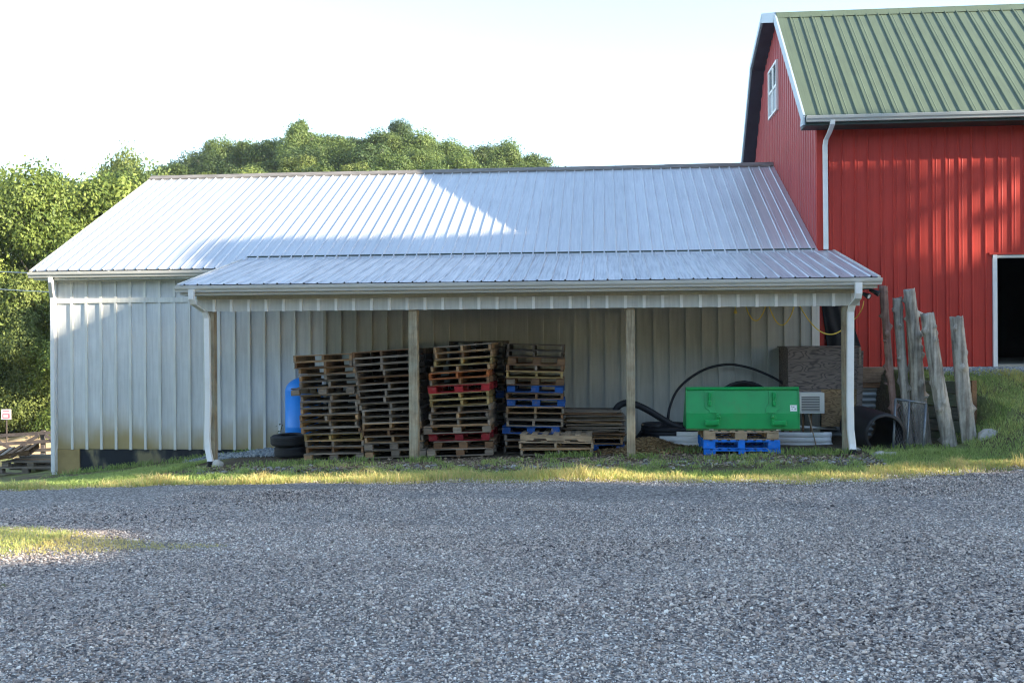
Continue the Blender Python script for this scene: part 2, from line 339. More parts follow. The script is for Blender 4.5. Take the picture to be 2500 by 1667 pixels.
# ------------------------------------------------------------------ terrain
def hgt(x, y):
    x = np.asarray(x, float); y = np.asarray(y, float)
    off = np.interp(y, [-30, 4, 14, 17, 20], [1.2, .35, .02, .07, .07]); slp = np.interp(y, [4, 14, 17], [0.0, .013, .025])
    z = off + slp * np.clip(x, -14, 9)
    z = z - .09 * np.clip(-6.5 - x, 0, 22) * smooth((y - 13.0) / 4.5) - .062 * np.clip(y - 21, 0, 18) * smooth((-x + 6) / 8)
    z = np.maximum(z, -3.1 + .1 * vnoise(x * .2, y * .2))
    sd = (x - 5.0) * .815 + (y - 19.4) * .579
    amp = 1.36 - .025 * np.clip(x, 0, 9); front = amp * smooth((y - 15.1) / 4.3) * smooth((x - 5.7) / 1.3); back = amp * smooth((y - 15.0) / 4.5)
    k = smooth((sd - .04) / .10); bank = front * (1 - k) + back * k
    z = z + np.where(x > 3.9, bank, 0) * np.where(y < 40, 1, np.clip((60 - y) / 20, 0, 1))
    hill = 16.0 * np.exp(-np.where(x > -26, ((x + 26) / 34) ** 2, ((x + 26) / 60) ** 2)) * smooth((y - 62) / 48)
    return z + hill
def edge_y(x):
    e = np.interp(x, [-40, -12, -8.4, -6.8, -5, -2.4, 0, 1.85, 2.95, 4.2, 6, 8, 20], [11.8, 12.9, 13.4, 13.75, 14.1, 14.15, 14.2, 13.95, 13.7, 14.15, 15.0, 15.7, 17])
    return e + .38 * (vnoise(x * 1.3 + 9, x * 0 + 3) - .5) + .30 * (vnoise(x * 4.1, x * 0 + 7) - .5)

xs = np.unique(np.round(np.concatenate([np.linspace(-900, -60, 18), np.linspace(-60, -16, 45), np.arange(-16, 4, .16), np.arange(4, 9, .06), np.arange(9, 14, .16), np.linspace(14, 60, 30), np.linspace(60, 900, 18)]), 4))
ys = np.unique(np.round(np.concatenate([np.linspace(-400, -20, 12), np.linspace(-20, 4, 25), np.arange(4, 13, .3), np.arange(13, 20, .08), np.arange(20, 40, .5), np.linspace(40, 160, 61), np.linspace(160, 1500, 14)]), 4))
GX, GY = np.meshgrid(xs, ys); GZ = hgt(GX, GY) + .03 * (vnoise(GX * 2.3, GY * 2.3) - .5)
nx, ny = len(xs), len(ys); idx = np.arange(nx * ny).reshape(ny, nx)
F = np.stack([idx[:-1, :-1], idx[:-1, 1:], idx[1:, 1:], idx[1:, :-1]], -1).reshape(-1, 4)
bare = smooth((GY - 15.6 - .8 * vnoise(GX * 1.1, GY * 1.1)) / .8) * smooth((GX + 7.2) / .6) * smooth((5.6 - GX) / .6)
lawn = smooth((GY - edge_y(GX) + .3) / .2) * smooth((edge_y(GX) + 1.2 - GY) / .5) * (GY < 18)
gme = npmesh('ground', np.stack([GX, GY, GZ], -1).reshape(-1, 3), F, M['ground'], {'bare': bare.ravel(), 'lawn': lawn.ravel()}, True)
tag(obj('ground', gme), kind='structure')

dx = np.concatenate([np.linspace(-40, -14, 14), np.arange(-14, 11, .12), np.linspace(11, 30, 10)]); tt = np.linspace(0, 1, 80) ** .7
EY = edge_y(dx); DX = np.repeat(dx[None], len(tt), 0); DY = -14 + (EY[None] + 14) * tt[:, None]
und = .05 * (vnoise(DX * .45, DY * .8) - .5) + .02 * (vnoise(DX * 1.7, DY * 1.7) - .5)
DZ = hgt(DX, DY) + .035 + und * smooth((1 - tt[:, None]) * 8)
DZ[-1] -= .06
n2x = len(dx); idd = np.arange(DX.size).reshape(DX.shape)
FD = np.stack([idd[:-1, :-1], idd[:-1, 1:], idd[1:, 1:], idd[1:, :-1]], -1).reshape(-1, 4)
tag(obj('driveway', npmesh('driveway', np.stack([DX, DY, DZ], -1).reshape(-1, 3), FD, M['drive'], None, True)), kind='structure')
def drive_z(x, y): return hgt(x, y) + .035 + .05 * (vnoise(x * .45, y * .8) - .5) + .02 * (vnoise(x * 1.7, y * 1.7) - .5)

# stones: geometry nodes instance lumpy pebbles on a cloud of points
def stone_group(name, material, flat):
    g = bpy.data.node_groups.new(name, 'GeometryNodeTree')
    g.interface.new_socket('Geometry', in_out='INPUT', socket_type='NodeSocketGeometry'); g.interface.new_socket('Geometry', in_out='OUTPUT', socket_type='NodeSocketGeometry')
    N, L = g.nodes, g.links; gi = N.new('NodeGroupInput'); go = N.new('NodeGroupOutput'); join = N.new('GeometryNodeJoinGeometry')
    for k in range(4):
        ico = N.new('GeometryNodeMeshIcoSphere'); ico.inputs['Radius'].default_value = 1; ico.inputs['Subdivisions'].default_value = 1
        sp = N.new('GeometryNodeSetPosition'); nz = N.new('ShaderNodeTexNoise'); nz.noise_dimensions = '4D'; nz.inputs['W'].default_value = 5.3 * k; nz.inputs['Scale'].default_value = 1.6
        sub = N.new('ShaderNodeVectorMath'); sub.operation = 'SUBTRACT'; sub.inputs[1].default_value = (.5, .5, .5); mul = N.new('ShaderNodeVectorMath'); mul.operation = 'MULTIPLY'; mul.inputs[1].default_value = (2.2, 2.2, 2.0)
        L.new(nz.outputs['Color'], sub.inputs[0]); L.new(sub.outputs[0], mul.inputs[0]); L.new(mul.outputs[0], sp.inputs['Offset']); L.new(ico.outputs['Mesh'], sp.inputs['Geometry'])
        tf = N.new('GeometryNodeTransform'); tf.inputs['Scale'].default_value = (1.15 - .1 * k, .8 + .07 * k, flat); L.new(sp.outputs[0], tf.inputs[0])
        sm = N.new('GeometryNodeSetMaterial'); sm.inputs['Material'].default_value = material; L.new(tf.outputs[0], sm.inputs[0])
        ti = N.new('GeometryNodeGeometryToInstance'); L.new(sm.outputs[0], ti.inputs[0]); L.new(ti.outputs[0], join.inputs[0])
    ip = N.new('GeometryNodeInstanceOnPoints'); ip.inputs['Pick Instance'].default_value = True
    def na(nm, t): q = N.new('GeometryNodeInputNamedAttribute'); q.data_type = t; q.inputs[0].default_value = nm; return q.outputs[0]
    L.new(gi.outputs[0], ip.inputs['Points']); L.new(join.outputs[0], ip.inputs['Instance'])
    L.new(na('pick', 'INT'), ip.inputs['Instance Index']); L.new(na('rot', 'FLOAT_VECTOR'), ip.inputs['Rotation']); L.new(na('size', 'FLOAT'), ip.inputs['Scale'])
    L.new(ip.outputs[0], go.inputs[0]); return g
def stones(name, P, size, tone, material, flat=.7, tilt=.6):
    n = len(P); me = bpy.data.meshes.new(name); me.vertices.add(n); me.vertices.foreach_set('co', np.ascontiguousarray(P, np.float32).ravel())
    a = me.attributes.new('size', 'FLOAT', 'POINT'); a.data.foreach_set('value', size.astype(np.float32))
    a = me.attributes.new('tone', 'FLOAT', 'POINT'); a.data.foreach_set('value', tone.astype(np.float32))
    a = me.attributes.new('pick', 'INT', 'POINT'); a.data.foreach_set('value', NR.randint(0, 4, n).astype(np.int32))
    rot = np.stack([NR.uniform(-tilt, tilt, n), NR.uniform(-tilt, tilt, n), NR.uniform(0, 6.28, n)], -1)
    a = me.attributes.new('rot', 'FLOAT_VECTOR', 'POINT'); a.data.foreach_set('vector', rot.astype(np.float32).ravel())
    o = obj(name, me); md = o.modifiers.new('stones', 'NODES'); md.node_group = stone_group(name + '_nodes', material, flat); tag(o, kind='stuff'); return o

def gravel_points(n, y0, y1):
    y = y0 + (y1 - y0) * NR.rand(n); half = 1.5 + .56 * y
    x = -.0905 * y + (NR.rand(n) * 2 - 1) * half
    return x, y
parts = []
for (n, y0, y1) in ((85000, 4.0, 7.0), (95000, 7.0, 10.0), (125000, 10.0, 15.8)): parts.append(gravel_points(n, y0, y1))
px = np.concatenate([p[0] for p in parts]); py = np.concatenate([p[1] for p in parts])
def island(x, y):   # grown-over patch at the left edge of the drive
    c = 8.58 + .10 * np.sin(x * 2.0); w = np.interp(x, [-9, -5.6, -4.7, -4.0, -3.0], [1.1, .80, .42, .16, 0.0])
    return np.clip(1.3 - np.abs(y - c) / np.maximum(w, 1e-3), 0, 1) * (x < -3.3)
keep = (py < edge_y(px) + .10 * NR.randn(len(px))) & (NR.rand(len(px)) > .96 * np.minimum(1, 1.5 * island(px, py)))
px, py = px[keep], py[keep]
fine = smooth((vnoise(px * .33 + 4, py * .8) - .38) / .25); sz = (.0066 - .0013 * fine) * np.exp(.36 * NR.randn(len(px))); sz = np.clip(sz, .004, .026)
tyre_y = [10.9 + .10 * px, 12.55 + .11 * px, 7.4 - .05 * px, 5.7 - .05 * px]; trk = sum(np.exp(-((py - q_) / .28) ** 2) for q_ in tyre_y)
tn = np.clip(NR.rand(len(px)) * .9 - .045 * trk + .06 * fine + .12 * (vnoise(px * .8, py * .8) - .5) + .1 * (NR.rand(len(px)) < .04), 0, 1)
stones('gravel', np.stack([px, py, drive_z(px, py) + sz * .25], -1), sz, tn, M['stone'], .72, .7)

# ------------------------------------------------------------------ metal sheets
def profile(w, pitch, ribh, base=.038, top=.014, minor=.004):
    pts = []; n = int(round(w / pitch))
    for k in range(n):
        c = (k + .5) * pitch; x0 = k * pitch
        if k == 0: pts.append((0, 0))
        pts += [(c - base / 2, 0), (c - top / 2, ribh), (c + top / 2, ribh), (c + base / 2, 0)]
        if minor and k < n:
            for q in (.22, .0):
                e = x0 + pitch * (1 - q) if q else None
                if e and k < n - 1: pts += [(e - .012, 0), (e - .004, minor), (e + .004, minor), (e + .012, 0)]
    pts.append((w, 0)); return sorted(set(pts))
def sheet_mesh(name, w, pitch, ribh, length, m, seg=1):
    # local: x across, y up-slope, z normal
    pr = profile(w, pitch, ribh); n = len(pr); vs = []; fs = []
    for j in range(seg + 1): vs += [(x, length * j / seg, h) for x, h in pr]
    for j in range(seg): fs += [(j * n + i, j * n + i + 1, (j + 1) * n + i + 1, (j + 1) * n + i) for i in range(n - 1)]
    b = MB(); b.add(vs, fs); return b.mesh(name, m)

# ------------------------------------------------------------------ SHED
XL, XR = -11.28, 4.055
YM, ZM, YR, ZR = 18.93, 3.468, 24.35, 6.18
YW, XW = 19.23, -11.02
shed = thing('metal_shed', 'long pale grey board-and-batten shed with white ribbed metal roof and an open lean-to', 'shed', (0, 0, 0))
SL = math.atan2(ZR - ZM, YR - YM); SLEN = math.hypot(ZR - ZM, YR - YM)
roof = MB().prism([(YM + .02, ZM - .03), (YR, ZR - .04), (2 * YR - YM, ZM - .03), (2 * YR - YM, ZM - .1), (YR, ZR - .14), (YM + .02, ZM - .1)], XL + .02, XR - .01).build('roof', M['siding_trim'], shed)
sm_ = sheet_mesh('roof_sheet', .9144, .2286, .026, SLEN + .04, M['roof'], 2)
x = XL; k = 0
def cut_sheet(me_full, wleft, *a):
    return None
while x < XR - .02:
    w = min(.9144, XR - x); nr = max(1, int(round(w / .2286)))
    me = sm_ if w > .91 else sheet_mesh('roof_sheet', w, w / nr, .021, SLEN + .04, M['roof'], 2)
    obj('roof_sheet', me, roof, (x, YM - .03, ZM - .015 + R.uniform(0, .003)), (SL + R.uniform(-.0006, .0006), R.uniform(-.0008, .0008), 0)); x += .9144; k += 1
sb = MB(); sb.box(XL, XR, 0, SLEN + .04, -.005, .0, Matrix.Translation((0, 2 * YR - YM + .03, ZM - .01)) @ Matrix.Rotation(math.pi - SL, 4, 'X') ); sb.build('back_roof_sheeting', M['roof'], shed)
rc = MB()
for i in range(6):
    a, b = XL - .02 + i * 2.56, XL - .02 + (i + 1) * 2.56 + .01; b = min(b, XR - .01)
    dz = .004 * (i % 2)
    rc.prism([(YR - .19, ZR - .055 + dz), (YR - .03, ZR + .045 + dz), (YR + .03, ZR + .045 + dz), (YR + .19, ZR - .055 + dz), (YR + .18, ZR - .085 + dz), (YR, ZR + .02 + dz), (YR - .18, ZR - .085 + dz)], a, b)
rc.build('ridge_cap', M['ridge'], shed)
for a, b in ((-1, 0),):   # rake edge trim on the left gable
    rt = MB(); rt.box(XL - .025, XL + .015, 0, SLEN + .05, -.13, .012, Matrix.Translation((0, YM - .03, ZM - .015)) @ Matrix.Rotation(SL, 4, 'X')); rt.build('rake_trim', M['gutter'], shed)

# wall: studs and sheathing behind, then board panels and battens
wall = MB()
wall.box(XW, 4.05, YW + .02, YW + .12, -.12, 3.42); wall.box(XW, XW + .1, YW + .12, 2 * YR - YW, -.7, 3.4)
wall.add([(XW + .05, YW, 3.3), (XW + .05, YR, ZR - .2), (XW + .05, 2 * YR - YW, 3.3)], [(0, 1, 2)])
wall = wall.build('wall', M['siding_trim'], shed)
PW = .3048
pan_full = MB().box(0, PW, 0, .014, 0, 3.46).mesh('siding_panel', M['siding'])
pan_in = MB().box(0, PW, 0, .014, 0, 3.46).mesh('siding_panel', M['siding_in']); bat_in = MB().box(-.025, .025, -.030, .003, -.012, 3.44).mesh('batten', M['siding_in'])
pan_lo = MB().box(0, PW, 0, .014, 0, 2.92).mesh('siding_panel', M['siding']); pan_up = MB().box(0, PW, 0, .014, 0, .34).mesh('siding_panel', M['siding_plain'])
bat_full = MB().box(-.025, .025, -.030, .003, -.012, 3.44).mesh('batten', M['siding_trim'])
bat_lo = MB().box(-.025, .025, -.030, .003, -.012, 2.915).mesh('batten', M['siding_trim']); bat_up = MB().box(-.025, .025, -.030, .003, .0, .33).mesh('batten', M['siding_trim'])
x = XW + .11; i = 0; ZB = -.095
while x < 3.95:
    jy = R.uniform(-.002, .002)
    if x < -6.9:
        obj('siding_panel', pan_lo, wall, (x, YW + jy, ZB)); obj('siding_panel', pan_up, wall, (x, YW + jy, 2.915))
        if i: obj('batten', bat_lo, wall, (x, YW, ZB)); obj('batten', bat_up, wall, (x, YW, 2.92))
    else:
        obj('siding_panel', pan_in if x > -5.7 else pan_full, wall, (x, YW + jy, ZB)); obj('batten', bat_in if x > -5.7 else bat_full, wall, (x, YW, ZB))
    x += PW; i += 1
MB().box(XW + .105, -6.75, YW - .033, YW + .004, 2.82, 2.915).build('trim_band', M['siding_trim'], wall)
MB().box(XW + .105, XR - .1, YW - .02, YW + .01, 3.245, 3.36).build('frieze_board', M['siding_trim'], wall)
MB().box(XW - .012, XW + .1, YW - .03, YW + .05, -.62, 3.36).build('corner_trim', M['white'], shed)
MB().box(3.90, 4.035, YW - .03, YW + .01, -.1, 3.4).build('corner_trim', M['siding_trim'], shed)
MB().box(XW + .1, -10.46, YW - .012, YW + .03, -.75, -.10).build('skirt_board', M['ochre'], shed)
fnd = MB().box(-10.46, 4.0, YW + .012, YW + .1, -.75, -.10).build('foundation', M['foundation'], shed)
# main eave: fascia, soffit, gutter, straps
MB().box(XL + .03, XR - .3, YM + .02, YM + .045, ZM - .19, ZM - .035).build('fascia', M['siding_trim'], shed)
MB().box(XL + .03, XR - .3, YM + .045, YW + .02, ZM - .19, ZM - .175).build('soffit', M['siding_trim'], shed)
def gutter(x0, x1, yb, zt, parent, m):
    p = [(yb, zt), (yb, zt - .105), (yb - .075, zt - .105), (yb - .082, zt - .075), (yb - .108, zt - .05), (yb - .118, zt - .012), (yb - .118, zt), (yb - .106, zt), (yb - .106, zt - .008)]
    b = MB().strip(p, x0, x1); inner = [(yb - .004, zt), (yb - .004, zt - .10), (yb - .072, zt - .10), (yb - .100, zt - .045), (yb - .106, zt - .008)]; b.strip(inner, x0, x1)
    for xx in (x0, x1): b.add([(xx, q[0], q[1]) for q in p[:7]], [tuple(range(7))])
    return b.build('gutter', m, parent)
g1 = gutter(XL - .03, -5.9, YM + .02, ZM - .045, shed, M['gutter'])
for i in range(8):
    xx = XL + 1.0 + i * .62; MB().box(xx, xx + .02, YM - .1, YM + .03, ZM - .043, ZM - .038).build('gutter_strap', M['white'], g1)
def spout(path, w, d, parent, m, name='downspout'):
    b = MB(); P = [Vector(p) for p in path]; vs = []; fs = []
    for i, p in enumerate(P):
        for (a, c) in ((-w / 2, -d / 2), (-w / 2 + .012, -d / 2 - .004), (w / 2 - .012, -d / 2 - .004), (w / 2, -d / 2), (w / 2, d / 2), (-w / 2, d / 2)): vs.append(p + Vector((a, c, 0)))
    n = 6
    for i in range(len(P) - 1): fs += [(i * n + k, i * n + (k + 1) % n, (i + 1) * n + (k + 1) % n, (i + 1) * n + k) for k in range(n)]
    fs += [tuple(range(n)), tuple(len(vs) - 1 - k for k in range(n))]
    b.add(vs, fs); return b.build(name, m, parent, bevel=.004)
spout([(-10.86, YM - .04, 3.32), (-10.86, YM - .03, 3.22), (-10.93, YM + .12, 3.05), (-10.97, YW - .07, 2.93), (-10.97, YW - .07, -.55)], .085, .06, shed, M['white'])

# lean-to
YE, ZE, YJ, ZJ = 16.30, 2.995, 19.46, 3.70
PXL, PXR = -7.12, 4.355
PS = math.atan2(ZJ - ZE, YJ - YE); PLEN = math.hypot(ZJ - ZE, YJ - YE)
lroof = MB().prism([(YE + .03, ZE - .02), (YJ, ZJ - .02), (YJ, ZJ - .1), (YE + .03, ZE - .09)], PXL + .03, PXR - .03).build('lean_to_roof', M['dark'], shed)
sp_ = sheet_mesh('roof_sheet', .9144, .2286, .021, PLEN + .02, M['porchroof'], 2)
x = PXL
while x < PXR - .02:
    w = min(.9144, PXR - x); nr = max(1, int(round(w / .2286)))
    me = sp_ if w > .91 else sheet_mesh('roof_sheet', w, w / nr, .021, PLEN + .02, M['porchroof'], 2)
    obj('roof_sheet', me, lroof, (x, YE - .01, ZE - .012 + R.uniform(0, .003)), (PS + R.uniform(-.0008, .0008), R.uniform(-.001, .001), 0)); x += .9144
MB().box(PXL + .05, 4.0, YJ - .07, YJ + .03, ZJ + .0, ZJ + .028, None).build('roof_flashing', M['darktrim'], lroof)
for xx, nm in ((PXL - .02, 'l'), (PXR - .015, 'r')):
    rt = MB(); rt.box(xx, xx + .035, 0, PLEN, -.10, .014, Matrix.Translation((0, YE - .01, ZE - .012)) @ Matrix.Rotation(PS, 4, 'X')); rt.build('rake_trim', M['gutter'], lroof)
# wedge that closes the lean-to roof's left side down to the main roof
gutter(PXL - .03, PXR + .03, YE + .03, ZE - .03, shed, M['gutter'])
MB().box(PXL + .02, PXR - .02, YE + .03, YE + .055, ZE - .185, ZE - .03).build('fascia', M['gutter'], shed)
MB().box(PXL + .03, PXR - .03, YE + .055, 16.70, ZE - .185, ZE - .172).build('soffit', M['siding_trim'], shed)
YF = 16.67
beam = MB().box(-6.94, 4.145, YF + .014, YF + .05, 2.545, 2.86).build('porch_beam', M['brown'], shed)
MB().box(-6.94, 4.145, YF - .034, YF + .012, 2.75, 2.84).build('frieze_board', M['frieze'], beam)
fp = MB().box(0, PW, 0, .013, 0, .205).mesh('fascia_panel', M['fascia']); fb = MB().box(-.024, .024, -.03, .002, -.006, .203).mesh('batten', M['white'])
x = -6.94; i = 0
while x < 4.1:
    w = min(PW, 4.145 - x)
    obj('fascia_panel', fp if w > .3 else MB().box(0, w, 0, .013, 0, .205).mesh('fascia_panel', M['fascia']), beam, (x, YF + R.uniform(-.0015, .0015), 2.545))
    if i: obj('batten', fb, beam, (x, YF, 2.545))
    x += PW; i += 1
for y_ in (16.78, 18.0):
    MB().box(-6.9, 4.1, y_, y_ + .04, 2.62 + .22 * (y_ - 16.6), 2.86 + .22 * (y_ - 16.6)).build('rafter_beam', M['brown'], shed)
pm = MB()
for x0, w, zb, zt in ((-6.79, .125, -.25, 2.56), (-3.275, .150, -.15, 2.56), (.385, .142, -.1, 2.56), (3.885, .11, -.05, 2.56)):
    o = MB().box(x0, x0 + w, YF + .055, YF + .055 + w, zb, zt, None, .004, R).build('porch_post', M['post'], shed, bevel=.006)
def boot(x, y, z0, z1, parent):
    prof = []; n = 8
    for i in range(n):
        z = z0 + (z1 - z0) * i / n; dz = (z1 - z0) / n
        prof += [(.062, z), (.062, z + dz * .5), (.052, z + dz * .55), (.052, z + dz * .95)]
    b = MB().lathe([(0.001, z0)] + prof + [(.045, z1), (.001, z1 - .01)], 14, Matrix.Translation((x, y, 0))); return b.build('drain_boot', M['black'], parent, True)
d1 = spout([(-6.845, 16.20, 2.90), (-6.845, 16.205, 2.74), (-6.835, 16.27, 2.65), (-6.76, 16.55, 2.53), (-6.74, 16.60, 2.43), (-6.735, 16.62, 1.0), (-6.745, 16.60, .38), (-6.73, 16.58, .2), (-6.66, 16.52, -.02)], .092, .07, shed, M['white'])
boot(-6.655, 16.51, -.16, .0, d1)
d2 = spout([(4.015, 16.22, 2.90), (4.015, 16.225, 2.72), (4.012, 16.27, 2.64), (3.985, 16.52, 2.54), (3.975, 16.58, 2.44), (3.965, 16.60, 1.0), (3.965, 16.58, .55), (3.985, 16.56, .32), (3.985, 16.53, .22)], .105, .07, shed, M['white'])
boot(3.985, 16.52, .03, .24, d2)

# ------------------------------------------------------------------ BARN
BX, BY = 4.07, 19.465
barn = thing('red_barn', 'red metal-sided gambrel barn with olive green ribbed roof and open doorway', 'barn', (0, 0, 0))
GX0 = 3.74; BX1 = 17.0
EV, BF, PK, BB, LB = (18.98, 6.15), (22.0, 9.0), (23.75, 9.54), (25.6, 8.85), (28.6, 5.2)
front = MB(); front.box(BX, 7.27, BY + .03, BY + .12, 1.2, 6.2); front.box(7.27, 10.6, BY + .03, BY + .12, 3.58, 6.2); front.box(10.6, BX1, BY + .03, BY + .12, 1.2, 6.2)
front = front.build('front_wall', M['pitch'], barn)
RP = .2367
sw = {}
def wall_sheet(parent, x0, z0, length, w, m, rot):
    key = (round(length, 3), round(w, 3), m.name)
    if key not in sw: sw[key] = sheet_mesh('wall_sheet', w, w / max(1, round(w / RP)), .022, length, m)
    return sw[key]
x = 4.17
while x < 12:
    w = RP * 4
    x1 = x + w
    z0, z1 = 1.475, 6.12
    if x1 <= 7.27 or x >= 10.6: obj('wall_sheet', wall_sheet(front, x, z0, z1 - z0, w, M['redwall'], 0), front, (x, BY + R.uniform(-.001, .001), z0), (math.pi / 2, 0, 0)); x = x1
    elif x < 7.24:
        w = 7.25 - x; obj('wall_sheet', wall_sheet(front, x, z0, z1 - z0, w, M['redwall'], 0), front, (x, BY, z0), (math.pi / 2, 0, 0)); x = 7.25
    else:
        obj('wall_sheet', wall_sheet(front, x, 3.60, z1 - 3.60, w, M['redwall'], 0), front, (x, BY, 3.60), (math.pi / 2, 0, 0)); x = x1
MB().box(BX - .02, 4.18, BY - .03, BY + .03, 1.45, 6.05).build('corner_trim', M['redwall'], barn)
MB().box(BX, 7.2, BY - .02, BY + .03, 1.28, 1.475).build('base_board', M['concrete'], barn)
# doorway: jamb, head, threshold, dark inside
df = thing('door_frame', None, None); df.parent = barn
MB().box(7.255, 7.33, BY - .035, BY + .10, 1.44, 3.56).build('jamb', M['white'], df)
MB().box(7.255, 10.6, BY - .03, BY + .10, 3.50, 3.55).build('head', M['gutter'], df)
MB().box(7.19, 10.6, BY - .04, BY + .02, 3.56, 3.60).build('head_flashing', M['redwall'], df)
MB().box(7.33, 10.6, BY - .01, BY + .3, 1.40, 1.515).build('threshold', M['concrete'], df)
MB().box(4.2, BX1, BY + .15, 28.2, 1.1, 1.49).build('barn_floor', M['concrete'], barn)
MB().box(BX + .1, BX1, 28.2, 28.3, 1.0, 6.3).build('back_wall', M['pitch'], barn)
MB().box(BX1, BX1 + .1, BY, 28.3, 1.0, 9).build('far_gable_wall', M['pitch'], barn)
# gable wall facing left: sheets of varying height below the roof line
gw = MB(); prof_in = [(BY, 1.0), (BY, 6.1), (21.95, 8.82), (PK[0], 9.38), (25.5, 8.70), (28.2, 5.5), (28.2, 1.0)]
gw.prism(prof_in, BX + .025, BX + .1); gw = gw.build('gable_wall', M['pitch'], barn)
def roofz(y): return np.interp(y, [18.98, 22.0, 23.75, 25.6, 28.6], [6.15, 9.0, 9.54, 8.85, 5.2])
y = BY; i = 0
gp = profile(.9144, .2286, .02)
while y < 28.1:
    b = MB(); pts = [(y + a, h) for a, h in gp if y + a < 28.2]; vs = []; 
    for (yy, h) in pts: vs += [(BX - .002 - h, yy, 1.0), (BX - .002 - h, yy, float(roofz(yy)) - .10)]
    b.add(vs, [(2 * k, 2 * k + 1, 2 * k + 3, 2 * k + 2) for k in range(len(pts) - 1)]); b.build('wall_sheet', M['redgable'], gw); y += .9144
# gable window
win = MB(); Y0, Y1, Z0, Z1 = 23.55, 24.72, 7.30, 8.46
win.box(BX - .06, BX, Y0, Y1, Z0, Z0 + .05); win.box(BX - .06, BX, Y0, Y1, Z1 - .06, Z1); win.box(BX - .06, BX, Y0, Y0 + .06, Z0 + .05, Z1 - .06); win.box(BX - .06, BX, Y1 - .06, Y1, Z0 + .05, Z1 - .06); win.box(BX - .055, BX, 24.09, 24.18, Z0 + .05, Z1 - .06)
win = win.build('window', M['white'], barn)
for (a, b_) in ((Y0 + .06, 24.09), (24.18, Y1 - .06)):
    fr = MB(); z_ = 7.88
    fr.box(BX - .045, BX - .01, a, b_, z_, z_ + .06); fr.box(BX - .045, BX - .01, a, a + .05, z_ + .06, Z1 - .06); fr.box(BX - .045, BX - .01, b_ - .05, b_, z_ + .06, Z1 - .06); fr.build('sash', M['white'], win)
    MB().box(BX - .028, BX - .02, a + .05, b_ - .05, z_ + .06, Z1 - .06).build('pane', None, win)
    MB().box(BX - .020, BX - .01, a, b_, Z0 + .05, z_ - .001).build('lower_panel', M['bluewhite'], win)
glass = m_plain('window_glass', (.03, .05, .07), .05, 0, .02, 2, spec=1.0)
for o in win.children:
    if o.name.startswith('pane'): o.data.materials.append(glass)
# barn roof
lf = math.atan2(BF[1] - EV[1], BF[0] - EV[0]); ll = math.hypot(BF[1] - EV[1], BF[0] - EV[0])
broof = MB()
broof.prism([(EV[0] + .03, EV[1] - .04), (BF[0], BF[1] - .05), (PK[0], PK[1] - .05), (BB[0], BB[1] - .05), (LB[0], LB[1] - .04), (LB[0], LB[1] - .1), (BB[0] - .1, BB[1] - .14), (PK[0], PK[1] - .14), (BF[0] + .05, BF[1] - .14), (EV[0] + .1, EV[1] - .1)], GX0 + .03, BX1)
broof = broof.build('roof', M['soffit'], barn)
gs = sheet_mesh('roof_sheet', .9144, .2286, .024, ll, M['greenroof'], 2)
ul = math.hypot(PK[1] - BF[1], PK[0] - BF[0]); ua = math.atan2(PK[1] - BF[1], PK[0] - BF[0]); gu = sheet_mesh('roof_sheet', .9144, .2286, .024, ul + .03, M['greenroof'])
for i in range(14):
    xx = GX0 + .16 + i * .9144
    obj('roof_sheet', gs, broof, (xx, EV[0] - .02, EV[1] - .02 + R.uniform(0, .003)), (lf, 0, 0))
    obj('roof_sheet', gu, broof, (xx, BF[0] - .03, BF[1] + .0), (ua, 0, 0))
flat = MB(); flat.box(GX0 + .01, GX0 + .165, 0, ll, -.01, .012, Matrix.Translation((0, EV[0] - .02, EV[1] - .02)) @ Matrix.Rotation(lf, 4, 'X')); flat.build('rake_cap', M['greenroof'], broof)
cap = MB(); cap.prism([(BF[0] - .16, BF[1] - .13), (BF[0] - .02, BF[1] + .035), (BF[0] + .1, BF[1] + .06), (BF[0] + .1, BF[1] + .03)], GX0 + .01, BX1); cap.build('bend_flashing', M['greenroof'], broof)
bk = MB(); bk.strip([BF, (PK[0], PK[1] + .012), BB, LB], GX0 + .01, BX1); bk.build('back_roof_sheeting', M['greenroof'], broof)
def rake(p, q, h, name, m, x0, x1, off=0):
    a = math.atan2(q[1] - p[1], q[0] - p[0]); l = math.hypot(q[1] - p[1], q[0] - p[0])
    MB().box(x0, x1, 0, l, -h, .02 + off, Matrix.Translation((0, p[0], p[1])) @ Matrix.Rotation(a, 4, 'X')).build(name, m, barn)
rake((EV[0] - .02, EV[1] - .02), BF, .17, 'rake_board', M['bluewhite'], GX0 - .025, GX0 + .012)
rake(BF, PK, .17, 'rake_board', M['bluewhite'], GX0 - .025, GX0 + .012, .02)
rake(PK, BB, .10, 'rake_board', M['bluewhite'], GX0 - .025, GX0 + .012, .02)
rake(BB, LB, .12, 'rake_board', M['bluewhite'], GX0 - .025, GX0 + .012, .02)
rake(PK, BB, .16, 'rake_soffit', M['soffit'], GX0 + .013, BX - .01, -.06)
rake(BB, LB, .16, 'rake_soffit', M['soffit'], GX0 + .013, BX - .01, -.06)
MB().prism([(EV[0] - .03, EV[1] - .03), (EV[0] + .14, EV[1] + .1), (EV[0] + .30, EV[1] - .16), (EV[0] - .03, EV[1] - .18)], GX0 - .022, GX0 + .01).build('eave_return', M['bluewhite'], barn)
gutter(GX0 + .03, BX1, EV[0] - .0, EV[1] - .03, barn, M['gutter'])
MB().box(GX0 + .02, BX1, EV[0] + .002, BY - .03, EV[1] - .19, EV[1] - .10).build('eave_soffit', M['darktrim'], barn)
spout([(4.24, 18.93, 6.04), (4.235, 18.94, 5.95), (4.225, 19.15, 5.84), (4.21, 19.36, 5.76), (4.20, 19.39, 5.66), (4.205, 19.39, 3.70)], .085, .065, barn, M['white'])

